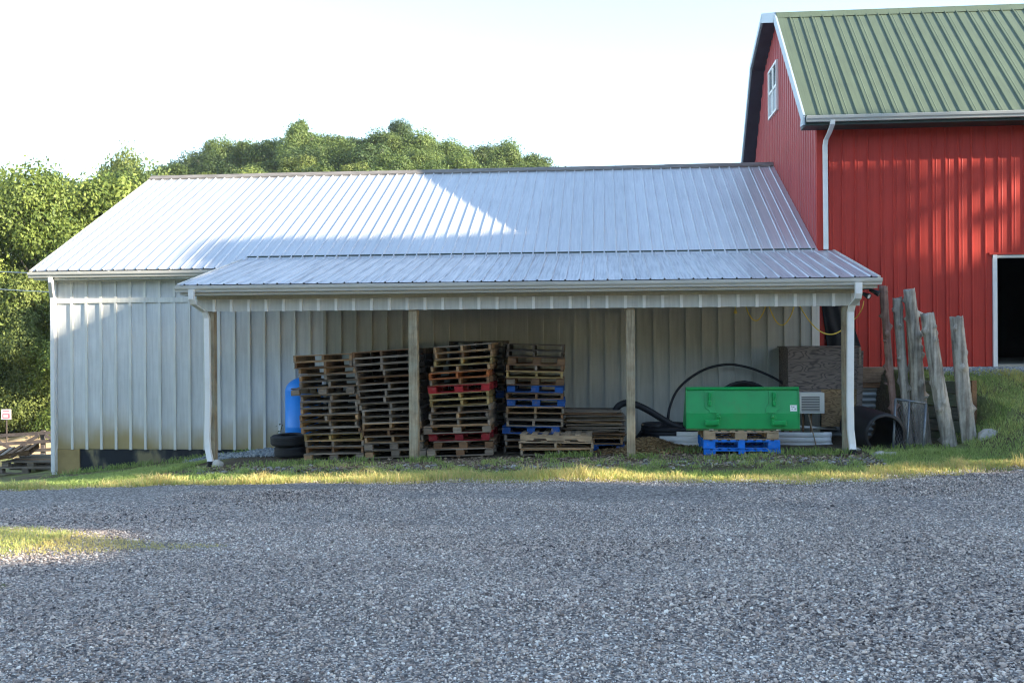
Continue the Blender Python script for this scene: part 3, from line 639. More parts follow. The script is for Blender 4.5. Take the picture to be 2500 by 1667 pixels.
# ------------------------------------------------------------------ pallets
def board_lib(name, lx, ly, lz, n=4, jit=.003, axis='x'):
    out = []
    for i in range(n):
        b = MB(); rr = random.Random(hash((name, i)) % 1000); b.box(-lx / 2, lx / 2, -ly / 2, ly / 2, 0, lz, None, jit, rr); out.append(b.mesh(name, M['tan']))
    return out
SH, BT = .083, .0145
PWD, PDP = 1.03, 1.18
LIB = dict(stringer=board_lib('stringer', .040, PDP, SH), top=board_lib('deck_board', PWD, .10, BT), bot=board_lib('bottom_board', PWD, .10, BT), block=board_lib('block', .14, .13, .098, 4, .004), runner=board_lib('runner', .12, PDP, .016))
def notched(l, h, t):   # stringer with two fork notches, lying along x
    p = [(-l / 2, 0), (-l * .32, 0), (-l * .30, .036), (-l * .14, .036), (-l * .12, 0), (l * .12, 0), (l * .14, .036), (l * .30, .036), (l * .32, 0), (l / 2, 0), (l / 2, h), (-l / 2, h)]
    return MB().prism(p, -t / 2, t / 2, 'y').mesh('stringer', M['tan'])
NOTCH = notched(1.22, .092, .04)
def wcol(base):
    if R.random() < .22 and base in ('tan', 'grey', 'brown'): return M[R.choice(['tan', 'grey', 'brown', 'grey'])]
    return M[base]
def pallet(kind, col, label, group, loc, rot, sx=1.0, sy=1.0):
    """kind: stringer ends in front, block pallet, or notched stringer in front"""
    t = thing('pallet', label, 'pallet', loc, rot, group)
    w = PWD * sx
    def put(nm, me, p, s=(1, 1, 1), c=None, rz=0.0):
        o = obj(nm, me, t, p, (R.uniform(-.02, .02), R.uniform(-.009, .009), rz + R.uniform(-.02, .02)), c or wcol(col)); o.scale = s; return o
    if kind == 'stringer':
        mid = R.uniform(-.05, .05)
        for xx in (-w / 2 + .022, mid, w / 2 - .022): put('stringer', R.choice(LIB['stringer']), (xx, 0, BT), (1, sy, 1))
        d = PDP * sy
        for yy in (-d / 2 + .05, 0, d / 2 - .05): put('bottom_board', R.choice(LIB['bot']), (0, yy, 0), (sx, 1, 1))
        n = 6
        skip = R.choice([-1, -1, -1, 1, 2, 3, 4])
        for i in range(n):
            if i == skip: continue
            put('deck_board', R.choice(LIB['top']), (R.uniform(-.006, .006), -d / 2 + .05 + (d - .1) * i / (n - 1), BT + SH), (sx, R.uniform(.9, 1.1), 1))
        return BT * 2 + SH
    if kind == 'notch':
        d = PDP * sy
        for yy in (-d / 2 + .03, 0, d / 2 - .03): put('stringer', NOTCH, (0, yy, BT), (sx, 1, 1))
        for i in range(7): put('deck_board', R.choice(LIB['top']), (-.56 * sx + 1.12 * sx * i / 6, 0, BT + .093), (d / PWD, 1, 1), None, math.pi / 2)
        for i in range(4): put('bottom_board', R.choice(LIB['bot']), (-.56 * sx + 1.12 * sx * i / 3, 0, 0), (d / PWD, 1, 1), None, math.pi / 2)
        return BT * 2 + .093
    d = PDP * sy; bw = 1.0
    for yy in (-d / 2 + .05, 0, d / 2 - .05):
        put('bottom_board', R.choice(LIB['bot']), (0, yy, 0), (sx, 1, 1))
        for xx in (-w / 2 + .07 * bw, 0, w / 2 - .07 * bw): put('block', R.choice(LIB['block']), (xx, yy + .015, BT), (bw, 1, .88))
    for xx in (-w / 2 + .062, 0, w / 2 - .062): put('runner', R.choice(LIB['runner']), (xx, 0, BT + .0865), (1, sy, .8))
    for i in range(7): put('deck_board', R.choice(LIB['top']), (0, -d / 2 + .05 + (d - .1) * i / 6, BT + .0995), (sx, 1, 1))
    return BT * 2 + .0995
ORD = ['bottom', 'second', 'third', 'fourth', 'fifth', 'sixth', 'seventh', 'eighth', 'ninth', 'tenth', 'eleventh', 'twelfth', 'thirteenth', 'fourteenth', 'fifteenth', 'sixteenth', 'seventeenth']
CW = dict(tan='tan wooden', grey='weathered grey', brown='brown wooden', dark='dark stained', yellow='yellowish wooden', orange='orange stained', red='bright red painted', darkred='dark red painted', blue='blue painted', beige='beige wooden', brightblue='bright blue painted')
def stack(items, where, group, xb, xt, yf, z0, t0, t1, sy=1.0, yawb=0.0, sxs=1.0):
    z = z0; n = len(items)
    for i, it in enumerate(items):
        kind, col = it[0], it[1]; dx = it[2] if len(it) > 2 else 0.0; sx = (it[3] if len(it) > 3 else 1.0) * sxs
        f = i / max(1, n - 1); d = PDP * sy
        x_ = xb + (xt - xb) * f + dx + R.uniform(-.02, .02); tilt = t0 + (t1 - t0) * f + R.uniform(-.005, .005)
        pos = 'lowest in' if i == 0 else ('topmost of' if i == n - 1 else ORD[i] + ' up in')
        kd = ' block' if kind == 'block' else ''
        lab = f"{CW[col]}{kd} pallet, {pos} {where}"
        h = pallet(kind, col, lab, group, (x_, yf + d / 2 + R.uniform(-.025, .025), z), (R.uniform(-.004, .004), -tilt, yawb + R.uniform(-.02, .02)), sx, sy)
        z += h + .0015
    return z
s, b = 'stringer', 'block'
st1 = [(b, 'grey', .05, 1.03), (s, 'brown', .06), (s, 'grey', .06), (s, 'yellow', .03), (s, 'grey', .02), (s, 'grey', .0), (s, 'tan', .0), (s, 'grey', .0), (s, 'grey', .0), (s, 'grey', .02), (b, 'grey', -.06, 1.08), (s, 'grey', .04), (s, 'grey', .04), (s, 'tan', .02), (s, 'brown', -.02), (s, 'tan', -.04)]
stack(st1, 'the leaning stack beside the blue tank', 'pallets stacked under the lean-to', -4.70, -4.83, 17.05, -.055, .02, .045)
st2 = [(b, 'grey', .0, 1.04), (b, 'grey', .0), (s, 'tan'), (s, 'brown'), (s, 'tan'), (s, 'grey'), (s, 'grey'), (s, 'grey'), (s, 'grey'), (s, 'grey'), (s, 'grey'), (s, 'brown'), (s, 'grey'), (s, 'grey'), (s, 'grey'), (s, 'brown')]
stack(st2, 'the stack behind the second porch post', 'pallets stacked under the lean-to', -3.60, -3.83, 17.08, .01, .03, .06)
st3 = [(b, 'grey', .02, 1.10), (b, 'brown', .06, 1.0), (b, 'darkred', .02, 1.02), (b, 'grey', -.03, 1.12), (s, 'grey'), (s, 'grey'), (s, 'grey'), (s, 'yellow'), (s, 'yellow'), (b, 'red', -.02, 1.03), (s, 'brown'), (s, 'orange', -.02), (s, 'tan', .0), (s, 'yellow', .05, .97), (s, 'tan', .05, .97), (s, 'tan', .04, .97)]
stack(st3, 'the stack with red pallets', 'pallets stacked under the lean-to', -2.46, -2.44, 16.98, .05, .025, .07)
st4 = [(s, 'dark'), (s, 'brown'), (s, 'grey'), (b, 'blue', -.02), (s, 'grey'), (s, 'grey'), (s, 'tan', .03), (b, 'blue', .02, 1.02), (s, 'brown'), (b, 'blue', .0, .98), (b, 'brown'), (s, 'yellow', .0), (s, 'brown', .02), (b, 'brown'), (s, 'dark', .02), (s, 'dark', .02)]
stack(st4, 'the stack with blue pallets', 'pallets stacked under the lean-to', -1.24, -1.20, 17.42, .05, -.01, -.025, .95, .03, .97)
st5 = [(s, 'dark'), (s, 'dark'), (s, 'brown'), (s, 'grey'), (s, 'dark'), (s, 'grey'), (b, 'dark'), (s, 'grey'), (b, 'blue'), (s, 'dark'), (s, 'brown'), (s, 'dark'), (s, 'dark'), (s, 'grey'), (s, 'dark'), (s, 'dark'), (s, 'dark')]
stack(st5, 'the dim stack behind the red pallets', 'pallets stacked under the lean-to', -2.30, -2.32, 18.27, .05, .0, .0, .74)
st6 = [(s, R.choice(['dark', 'brown'])) for i in range(16)]
stack(st6, 'the dim wall-side stack behind the second porch post', 'pallets stacked under the lean-to', -3.70, -3.78, 18.30, .05, .02, .05, .74)
# low pile in front
GL = 'pallets in the low pile at the front'
z = .07
h = pallet('stringer', 'tan', 'tan pallet with a split front board, lowest of the low front pile', GL, (-.79, 17.5, z), (0, 0.0, .0), 1.19, 1.0)
h2 = pallet('stringer', 'beige', 'pale pallet with three stringer ends, middle of the low front pile', GL, (-.81, 17.5, z + .115), (0, .004, .01), 1.22, 1.0)
pallet('notch', 'beige', 'pale pallet with notched stringers, topmost of the low front pile', GL, (-.80, 17.52, z + .232), (0, .012, -.01), .99, 1.0)
# flattened panels behind them
GFp = 'flattened pallet decks piled beside the third porch post'
pallet('block', 'blue', 'dark blue block pallet lying under the pile of flattened decks', GFp, (-.17, 18.2, .055), (0, 0, .02), 1.02, .95)
pallet('stringer', 'tan', 'tan pallet carrying the pile of flattened decks', GFp, (-.17, 18.2, .19), (0, 0, -.03), 1.02, .95)
z = .31
cols = ['grey', 'brown', 'grey', 'grey', 'grey', 'red', 'tan', 'grey', 'grey', 'grey', 'brown', 'grey']
for i, c in enumerate(cols):
    pos = 'lowest in' if i == 0 else ('topmost of' if i == len(cols) - 1 else ORD[i] + ' up in')
    t = thing('slatted_deck', f"{'red flecked' if c == 'red' else {'grey':'weathered grey','brown':'dark brown','tan':'light tan'}[c]} flattened pallet deck, {pos} the pile of loose decks", 'pallet deck', (-.17 + R.uniform(-.05, .05), 18.2 + R.uniform(-.06, .04), z), (R.uniform(-.012, .012), R.uniform(-.02, .03), R.uniform(-.05, .05)), GFp)
    for k in range(6): obj('deck_board', R.choice(LIB['top']), t, (R.uniform(-.02, .02), -.5 + k * .2, .018), (0, R.uniform(-.008, .008), R.uniform(-.02, .02)), M['grey'] if c == 'red' and k else (M['grey'] if c == 'red' else M[c]))
    for xx in (-.47, .47): 
        o = obj('cleat', LIB['runner'][0], t, (xx, 0, 0), (0, 0, 0), M['dark']); o.scale = (.6, .9, 1.1)
    z += .038
# pallets under the bucket
GB = 'pallets under the green loader bucket'
BLW = 1.22 / PWD
zz = .05
for i, (kd, c, lab) in enumerate((('block', 'brightblue', 'bright blue pallet lying on the ground below another blue one'), ('block', 'brightblue', 'bright blue pallet with white scuffs, between the ground pallet and the beige one'), ('block', 'beige', 'beige wooden block pallet directly under the green bucket'))):
    t = thing('pallet', lab, 'pallet', (2.28 - .01 * i, 17.32, zz), (0, 0, R.uniform(-.008, .008)), GB)
    cm = M[c]; w, d, H = 1.245 if i < 2 else 1.22, 1.0, .15 if i < 2 else .152
    for yy in (-d / 2 + .05, 0, d / 2 - .05):
        MB().box(-w / 2, w / 2, yy - .05, yy + .05, 0, .018, None, .003, R).build('bottom_board', cm, t)
        for xx, bw_ in ((-w / 2 + .095, .19), (0, .19 if i == 2 else .11), (w / 2 - .095, .19)): MB().box(xx - bw_ / 2, xx + bw_ / 2, yy - .045, yy + .045, .018, H - .034, None, .003, R).build('block', cm, t)
        MB().box(-w / 2, w / 2, yy - .05, yy + .05, H - .034, H - .018, None, .002, R).build('runner', cm, t)
    for k in range(9):
        xx = -w / 2 + .05 + (w - .1) * k / 8; MB().box(xx - .045, xx + .045, -d / 2, d / 2, H - .017, H, None, .002, R).build('deck_board', cm, t)
    zz += H + .002
# two flat pallets and a leaning one beyond the left corner
GLp = 'old pallets beyond the left corner of the shed'
gz = float(hgt(-12.4, 21.0))
pallet('block', 'grey', 'grey pallet flat on the ground just left of the white corner trim', GLp, (-12.42, 21.1, gz + .0), (.02, .02, .05), 1.25, 1.0)
pallet('block', 'grey', 'pale grey pallet lying on another, left of the white corner trim', GLp, (-12.35, 21.15, gz + .135), (.03, .01, .08), 1.2, 1.0)
pallet('notch', 'brown', 'brown pallet tipped up on the flat ones at the left edge', GLp, (-12.98, 20.85, gz + .33), (.1, -.16, .25), .9, .7)

# ------------------------------------------------------------------ green loader bucket
bu = thing('loader_bucket', 'green tractor loader bucket seen from behind, resting on beige and blue pallets', 'loader bucket', (2.30, 16.90, .515), (0, 0, -.012))
w = .925
pr = [(.02, .0), (.00, .02), (.015, .27), (.085, .645), (.07, .69), (.10, .69), (.115, .64), (.045, .27), (.035, .035), (.75, .02), (.75, .0)]
MB().prism(pr, -w, w).build('shell', M['green'], bu, bevel=.004)
for sx_ in (-1, 1):
    MB().prism([(-.006, .0), (-.006, .27), (.06, .695), (.13, .695), (.78, .10), (.80, .0)], sx_ * w - (.014 if sx_ > 0 else .0), sx_ * w + (.0 if sx_ > 0 else .014)).build('side_plate', M['green'], bu, bevel=.003)
MB().box(-w, w, .70, .84, -.004, .018).build('cutting_edge', M['greenedge'], bu)
MB().prism([(-.012, -.012), (-.016, .018), (.06, .020), (.06, -.012)], -w - .002, w + .002).build('wear_strip', M['greenedge'], bu)
MB().prism([(.057, .655), (.048, .69), (.07, .705), (.10, .70), (.10, .66)], -w, w).build('top_lip', M['green'], bu, bevel=.004)
def yz(z): return .015 + (z - .27) * (.07 / .375) if z > .27 else .0 + z * .055
def plate(poly, th, name):   # polygon (x,z) lying on the back sheet, standing proud of it
    m_ = MB(); n = len(poly); vs = [(p[0], yz(p[1]) - th, p[1]) for p in poly] + [(p[0], yz(p[1]) + .004, p[1]) for p in poly]
    m_.add(vs, [tuple(range(n - 1, -1, -1)), tuple(range(n, 2 * n))] + [(i, (i + 1) % n, n + (i + 1) % n, n + i) for i in range(n)]); return m_.build(name, M['green'], bu, bevel=.002)
for x0, fl in ((-.62, 1), (.43, -1)):
    q = [(0, .645), (0, .40), (.01, .355), (.07, .32), (.09, .275), (.20, .275), (.165, .335), (.165, .645)] if fl > 0 else [(0, .645), (.0, .43), (-.055, .355), (-.055, .275), (.11, .275), (.135, .32), (.175, .345), (.165, .645)]
    mp = plate([(x0 + a, z_) for a, z_ in q], .018, 'mount_plate')
    xx = x0 + .085
    hk = MB(); hk.box(xx - .026, xx + .026, -.045, .06, .53, .615); hk.box(xx - .018, xx + .018, -.03, .05, .475, .53); hk.box(xx - .030, xx + .024, -.05, .05, .405, .475); hk.build('hook', M['green'], bu, bevel=.004)
    lb = MB(); s0 = x0 + (.0 if fl > 0 else .04)
    lb.box(s0, s0 + .23, -.075, .01, .075, .16); lb.box(s0 + .012, s0 + .218, -.088, -.074, .09, .148)
    e0 = s0 + (.21 if fl > 0 else .02)
    lb.add([(e0 - .03, -.02, .14), (e0 + .05, -.02, .15), (e0 + .055, -.02, .20), (e0 + .02, -.02, .265), (e0 - .02, -.02, .255), (e0 - .03, .02, .14), (e0 + .05, .02, .15), (e0 + .055, .02, .20), (e0 + .02, .02, .265), (e0 - .02, .02, .255)], [(4, 3, 2, 1, 0), (5, 6, 7, 8, 9), (0, 1, 6, 5), (1, 2, 7, 6), (2, 3, 8, 7), (3, 4, 9, 8), (4, 0, 5, 9)])
    lb.build('bracket', M['green'], bu, bevel=.005)
    MB().tube([(e0 + .0 * fl, -.06, .235), (e0 + .035 * fl, -.06, .195)], .022, 8).build('lock_pin', M['green'], bu, True)
    MB().box(s0 + .07, s0 + .14, -.028, -.014, -.004, .006).build('wear_pad', M['gutter'], bu)
stx = .775
sk = MB(); sk.add([(stx, yz(.30) - .003, .305), (stx + .11, yz(.30) - .003, .305), (stx + .11, yz(.405) - .003, .405), (stx, yz(.405) - .003, .405)], [(0, 1, 2, 3)]); sk = sk.build('sticker', M['sticker'], bu)
for (a, b_, c, d) in ((.015, .03, .068, .082), (.036, .072, .070, .076), (.036, .068, .060, .066), (.022, .042, .034, .044), (.070, .098, .036, .046), (.07, .092, .024, .030)):
    MB().add([(stx + a, yz(.305 + c) - .0045, .305 + c), (stx + b_, yz(.305 + c) - .0045, .305 + c), (stx + b_, yz(.305 + d) - .0045, .305 + d), (stx + a, yz(.305 + d) - .0045, .305 + d)], [(0, 1, 2, 3)]).build('print_mark', M['ink'], sk)
for (a, b_, c, d) in ((.10, .20, .553, .557), (.10, .104, .557, .60)): MB().box(a, b_, yz(.55) - .006, yz(.55) + .004, c, d).build('weld_seam', M['green'], bu)

# ------------------------------------------------------------------ tank, tyres, pipes, boxes
tk = thing('pressure_tank', 'tall blue domed water tank standing behind the stack of tyres', 'tank', (-5.66, 18.62, -.02))
prof = [(.001, 0), (.34, 0), (.36, .02), (.36, .42), (.364, .43), (.364, .445), (.36, .455), (.36, 1.10)] + [(.36 * math.cos(a), 1.10 + .27 * math.sin(a)) for a in np.linspace(0, math.pi / 2 - .02, 9)]
MB().lathe(prof, 32).build('shell', M['bluetank'], tk, True); MB().lathe([(.001, 1.36), (.04, 1.36), (.04, 1.40), (.001, 1.40)], 10).build('valve', M['galv'], tk)
def tyre(loc, rot, label, r=.32, wdt=.21):
    t = thing('tyre', label, 'tyre', loc, rot, 'tyres stacked beside the pallets'); p = []
    for a in np.linspace(-2.7, 2.7, 17):
        p.append((r - .10 + .10 * math.cos(a) if abs(a) < 1.9 else r - .11, wdt / 2 + (wdt / 2) * max(-1, min(1, math.sin(a) * 1.12))))
    p = [(r * .60, .02), (r * .72, .0), (r * .93, .012), (r, .045), (r, wdt - .045), (r * .93, wdt - .012), (r * .72, wdt), (r * .60, wdt - .02), (r * .66, wdt - .05), (r * .9, wdt * .5), (r * .66, .05)]
    MB().lathe(p, 36, None, True).build('casing', M['rubber'], t, True, bevel=.006)
    tr = MB()
    for z_ in (.055, .085, .115, .145): tr.lathe([(r, z_), (r + .006, z_ + .003), (r + .006, z_ + .019), (r, z_ + .022)], 36)
    tr.build('tread', M['rubber'], t)
    return t
tyre((-5.62, 17.75, -.06), (0, 0, 0), 'black tyre lying flat on the ground under another tyre'); tyre((-5.66, 17.70, .15), (.03, -.03, .4), 'black tyre lying on top of another tyre in front of the blue tank', .33, .20)

# PVC pipes behind the bucket pallets
PP = [(1.25, 3.98, 17.98, .115), (1.05, 4.0, 18.09, .115), (1.2, 4.02, 18.2, .115), (1.12, 3.97, 18.03, .205), (1.0, 4.0, 18.14, .205), (1.3, 3.99, 18.08, .293)]
wh = ['lowest and nearest of', 'lowest in the middle of', 'lowest and farthest back of', 'second layer front of', 'second layer back of', 'topmost of']
for (a, b_, y_, z_), q in zip(PP, wh):
    t = thing('plastic_pipe', f'white plastic pipe, {q} the pipe bundle behind the bucket pallets', 'pipe', ((a + b_) / 2, y_, z_ + .03), (0, R.uniform(-.006, .006), R.uniform(-.012, .012)), 'white plastic pipes on the ground')
    L_ = (b_ - a) / 2; MB().lathe([(.040, -L_), (.048, -L_), (.048, L_ * .9), (.053, L_ * .905), (.053, L_), (.045, L_), (.040, L_ - .02), (.040, -L_)], 16, Matrix.Rotation(math.pi / 2, 4, 'Y')).build('pipe_wall', M['pvc'], t, True)
t = thing('plastic_pipe', 'grey-white pipe lying apart under the plywood box', 'pipe', (3.72, 18.45, .42), (0, .06, .05), 'white plastic pipes on the ground')
MB().lathe([(.018, -.45), (.025, -.45), (.025, .45), (.018, .45)], 12, Matrix.Rotation(math.pi / 2, 4, 'Y')).build('pipe_wall', M['pvc'], t, True)

# plywood box with air conditioner
bx = thing('plywood_box', 'large weathered plywood box raised off the ground behind the right porch post', 'wooden box', (3.29, 18.30, .40))
MB().box(.0, 1.235, -.018, 0, .72, 1.46).build('front_panel', M['ply'], bx)
lp = MB().box(.58, 1.235, -.014, 0, .05, .715).build('lower_front_panel', M['plyl'], bx); tag(lp, 'paler bare plywood lower front panel')
MB().box(.14, .575, -.012, 0, .63, .715).build('filler_strip', M['ply'], bx)
MB().box(.0, .018, .002, .90, .70, 1.455).build('side_panel', M['ply'], bx); MB().box(1.215, 1.235, .002, .90, .05, 1.455).build('side_panel', M['ply'], bx)
MB().box(-.03, 1.25, -.03, .91, 1.462, 1.482).build('lid', M['ply'], bx)
MB().box(.02, 1.21, .02, .89, .69, .71).build('bottom_panel', M['ply'], bx)
for xx, yy in ((.03, .05), (.03, .84), (1.17, .05), (1.17, .84)): MB().box(xx, xx + .05, yy, yy + .05, -.32, .70).build('leg', M['brown'], bx)
MB().box(1.236, 1.27, -.04, .03, 1.15, 1.46).build('corner_batten', M['grey'], bx)
sd_ = MB(); sd_.box(.0, .10, -.035, -.02, .05, 1.40, Matrix.Translation((1.17, 0, 0)) @ Matrix.Rotation(.03, 4, 'Y')); sd_.build('edge_board', M['ply'], bx)
ac = thing('air_conditioner', 'beige window air conditioner with louvred front, set below the plywood box', 'air conditioner', (3.45, 18.10, 1.055 - .36))
MB().box(.0, .43, -.02, .30, 0, .37).build('casing', M['acwhite'], ac, bevel=.012)
fr = MB(); fr.box(.005, .425, -.04, -.02, 0.005, .03); fr.box(.005, .425, -.04, -.02, .30, .365); fr.box(.005, .03, -.04, -.02, .03, .30); fr.box(.345, .425, -.04, -.02, .03, .30); fr.build('front_frame', M['acwhite'], ac, bevel=.004)
MB().box(.03, .345, -.026, -.021, .03, .30).build('grille_backing', M['acdark'], ac)
for k in range(9): MB().box(.032, .343, -.038, -.027, .040 + k * .029, .050 + k * .029).build('louvre', M['acwhite'], ac)
for xx in (.06, .2): MB().box(xx, xx + .03, .05, .09, -.62, .0).build('support_leg', M['brown'], ac)
sk_ = MB().tube([(3.60, 18.08, .69), (3.65, 18.0, .42), (3.70, 17.9, .12)], .010, 6).build('stick', M['beige']); tag(sk_, 'thin bare stick leaning below the air conditioner', 'stick')

# black hoses and coils
def arc_path(pts, n=8):
    P = [Vector(p) for p in pts]; out = []
    for i in range(len(P) - 1):
        p0, p1, p2, p3 = P[max(i - 1, 0)], P[i], P[i + 1], P[min(i + 2, len(P) - 1)]
        for k in range(n):
            t = k / n; out.append(.5 * ((2 * p1) + (p2 - p0) * t + (2 * p0 - 5 * p1 + 4 * p2 - p3) * t * t + (3 * p1 - p0 - 3 * p2 + p3) * t ** 3))
    out.append(P[-1]); return out
hs = MB().tube(arc_path([(1.22, 18.7, .1), (1.19, 18.75, .52), (1.25, 18.8, .83), (1.4, 18.85, 1.11), (1.67, 18.9, 1.34), (1.95, 18.95, 1.48), (2.27, 18.95, 1.545), (2.53, 18.95, 1.525), (2.83, 18.9, 1.44), (3.22, 18.85, 1.25), (3.6, 18.8, .95)]), .024, 8).build('hose', M['black'], None, True); tag(hs, 'thin black hose arched high against the wall behind the bucket', 'hose')
def corr(path, r, n=10): 
    P = arc_path(path, 14); rr = [r * (1 + .06 * (1 if i % 2 else -1)) for i in range(len(P))]; return MB().tube(P, rr, n)
pp = corr([(.20, 18.3, .15), (.20, 18.3, .62), (.26, 18.3, .80), (.42, 18.3, .875), (.62, 18.3, .83), (.84, 18.3, .72), (1.05, 18.3, .59), (1.3, 18.3, .45), (1.7, 18.35, .3)], .062).build('drain_pipe', M['black'], None, True); tag(pp, 'thick black corrugated drain pipe bent over beside the third porch post', 'pipe')
cp = []
for k in range(110):
    a = k * .27; cp.append((1.25 + (.52 + .0 * k) * math.cos(a), 18.62 + .42 * math.sin(a), .12 + .0031 * k))
co_ = MB().tube(cp, .05, 8).build('pipe_coil', M['black'], None, True); tag(co_, 'coil of black pipe lying on the ground behind the straw heap', 'pipe coil')
cp = []
for k in range(130):
    a = k * .22; rr = .60 - .0012 * k; cp.append((2.57 + rr * math.cos(a), 18.72 + .0018 * k, .63 + rr * math.sin(a)))
co_ = MB().tube(cp, .035, 8).build('pipe_coil', M['black'], None, True); tag(co_, 'coil of black pipe standing on edge behind the green bucket', 'pipe coil')
bs = MB()
for i in range(9):
    for j in range(5):
        pass
gx, gy = np.meshgrid(np.linspace(.50, 1.75, 24), np.linspace(18.42, 19.1, 12)); gz = .10 + .33 * smooth(1 - ((gx - 1.1) / .62) ** 2) * smooth(1 - ((gy - 18.75) / .36) ** 2) + .06 * vnoise(gx * 7, gy * 7)
ii = np.arange(gx.size).reshape(gx.shape); ff = np.stack([ii[:-1, :-1], ii[:-1, 1:], ii[1:, 1:], ii[1:, :-1]], -1).reshape(-1, 4)
o = obj('plastic_sheet', npmesh('plastic_sheet', np.stack([gx, gy, gz], -1).reshape(-1, 3), ff, M['tarp'], None, True)); tag(o, 'crumpled black plastic sheet heaped on the ground left of the bucket', 'plastic sheet')

# culvert, mesh panel, rocks, logs, retaining walls on the right
cu = thing('culvert_pipe', 'large black plastic culvert pipe lying open end forward beside the right downspout', 'pipe', (4.62, 16.98, .43), (0, 0, 0))
d = Vector((-.16, 1.2, .06)).normalized(); Mx = d.to_track_quat('Z', 'Y').to_matrix().to_4x4()
pf = [(.295, .0), (.345, .0)] + [(.345 + (.006 if k % 2 else .0), .03 + k * .04) for k in range(28)] + [(.31, 1.15), (.30, 1.1), (.295, .02)]
MB().lathe(pf, 40, Mx).build('pipe_wall', M['black'], cu, True)
gp_ = thing('mesh_panel', 'small chain-link panel in a grey pipe frame, leaning below the logs', 'gate panel', (0, 0, 0))
A, B_, C, D = Vector((4.86, 17.25, 1.00)), Vector((5.33, 17.18, .93)), Vector((5.20, 16.93, .10)), Vector((4.74, 16.98, .14))
for p, q in ((A, B_), (B_, C), (C, D), (D, A)): MB().tube([p, q], .021, 10).build('frame_tube', M['galv'], gp_, True)
MB().tube([A.lerp(B_, .46), D.lerp(C, .46)], .017, 8).build('mid_rail', M['galv'], gp_, True)
mw = MB(); n = 11
for k in range(-n, n * 2):
    for sgn in (1, -1):
        u0, u1 = k / n, k / n + 1.0 * .55 * 2
        pts = []
        for t in np.linspace(0, 1, 12):
            u = k / n + sgn * t * .75 if sgn > 0 else k / n + .75 - t * .75
            if 0 <= u <= 1: pts.append(A.lerp(B_, u).lerp(D.lerp(C, u), t))
        if len(pts) > 1: mw.tube([pts[0], pts[-1]], .0032, 3)
mw = mw.build('chain_link', M['acdark'], gp_); mw['kind'] = 'stuff'
def rock(loc, s, label, seed):
    rr = random.Random(seed); t = MB(); prof = []
    vs = []; fs = []; n, m_ = 10, 7
    for i in range(m_):
        th = math.pi * i / (m_ - 1)
        for k in range(n):
            ph = 2 * math.pi * k / n; q = 1 + rr.uniform(-.16, .16) if 0 < i < m_ - 1 else 1
            vs.append((s[0] * q * math.sin(th) * math.cos(ph), s[1] * q * math.sin(th) * math.sin(ph), s[2] * q * math.cos(th)))
    for i in range(m_ - 1):
        for k in range(n): fs.append((i * n + k, i * n + (k + 1) % n, (i + 1) * n + (k + 1) % n, (i + 1) * n + k))
    t.add(vs, fs); o = t.build('rock', M['rock'], None, True); o.location = loc; tag(o, label, 'rock', 'rocks around the lean-to'); return o
rock((4.36, 16.35, .13), (.14, .11, .10), 'pale rounded rock beside the right drain boot', 1); rock((4.53, 16.40, .12), (.16, .12, .09), 'flatter pale rock in front of the culvert pipe', 2)
rock((6.32, 17.05, .36), (.24, .17, .17), 'large pale rock at the foot of the rightmost log', 3); rock((-6.50, 16.45, -.07), (.10, .09, .11), 'pointed pale rock beside the left drain boot', 4)
rock((4.12, 17.0, .14), (.12, .1, .08), 'small grey rock behind the right drain boot', 5)

def log(name, label, base, top, r0, r1, seed, m, knots, bend=.03):
    r0 *= .88; r1 *= .92
    rr = random.Random(seed); b0, t0 = Vector(base), Vector(top); L_ = (t0 - b0).length; ax = (t0 - b0).normalized()
    a = ax.cross(Vector((0, 1, 0))).normalized(); b_ = ax.cross(a)
    n, m_ = 26, 64; vs = []; fs = []
    kn = [(rr.uniform(.08, .97), rr.uniform(-math.pi, math.pi), rr.uniform(.03, .085), rr.uniform(.022, .05)) for _ in range(knots)]
    ph0 = rr.uniform(0, 6)
    for i in range(m_):
        f = i / (m_ - 1); c = b0.lerp(t0, f) + a * bend * math.sin(f * 3.1 + ph0) + b_ * bend * .6 * math.sin(f * 4.4 + ph0)
        r = r0 + (r1 - r0) * f
        for k in range(n):
            q = 2 * math.pi * k / n - math.pi; rad = r * (1 + .10 * math.sin(2 * q + ph0 + f * 2.5) + .06 * math.sin(3 * q + f * 5 + ph0) + .05 * math.sin(7 * q + 2 * math.sin(f * 6 + ph0)) + rr.uniform(-.025, .025))
            for (kf, kq, kh, kw) in kn:
                dq = (q - kq + math.pi) % (2 * math.pi) - math.pi; e = (dq * r / kw) ** 2 + ((f - kf) * L_ / kw) ** 2
                if e < 9: rad += kh * math.exp(-e)
            dz = rr.uniform(-.02, .02) if i == m_ - 1 else 0
            vs.append(c + (a * math.cos(q) + b_ * math.sin(q)) * rad + ax * dz)
    for i in range(m_ - 1):
        for k in range(n): fs.append((i * n + k, i * n + (k + 1) % n, (i + 1) * n + (k + 1) % n, (i + 1) * n + k))
    fs.append(tuple((m_ - 1) * n + k for k in range(n))); fs.append(tuple(range(n - 1, -1, -1)))
    lb_ = MB().add(vs, fs)
    for _ in range(max(2, knots // 4)):   # broken branch stubs
        f = rr.uniform(.12, .95); q = rr.uniform(-math.pi, math.pi); c = b0.lerp(t0, f) + a * bend * math.sin(f * 3.1 + ph0) + b_ * bend * .6 * math.sin(f * 4.4 + ph0); dd = a * math.cos(q) + b_ * math.sin(q) + ax * .35; r = r0 + (r1 - r0) * f
        lb_.tube([c + dd * r * .6, c + dd * (r + rr.uniform(.02, .06))], [.028, .016], 7)
    o = lb_.build(name, m, None, True); tag(o, label, 'log', 'bare logs leaning by the retaining wall'); return o
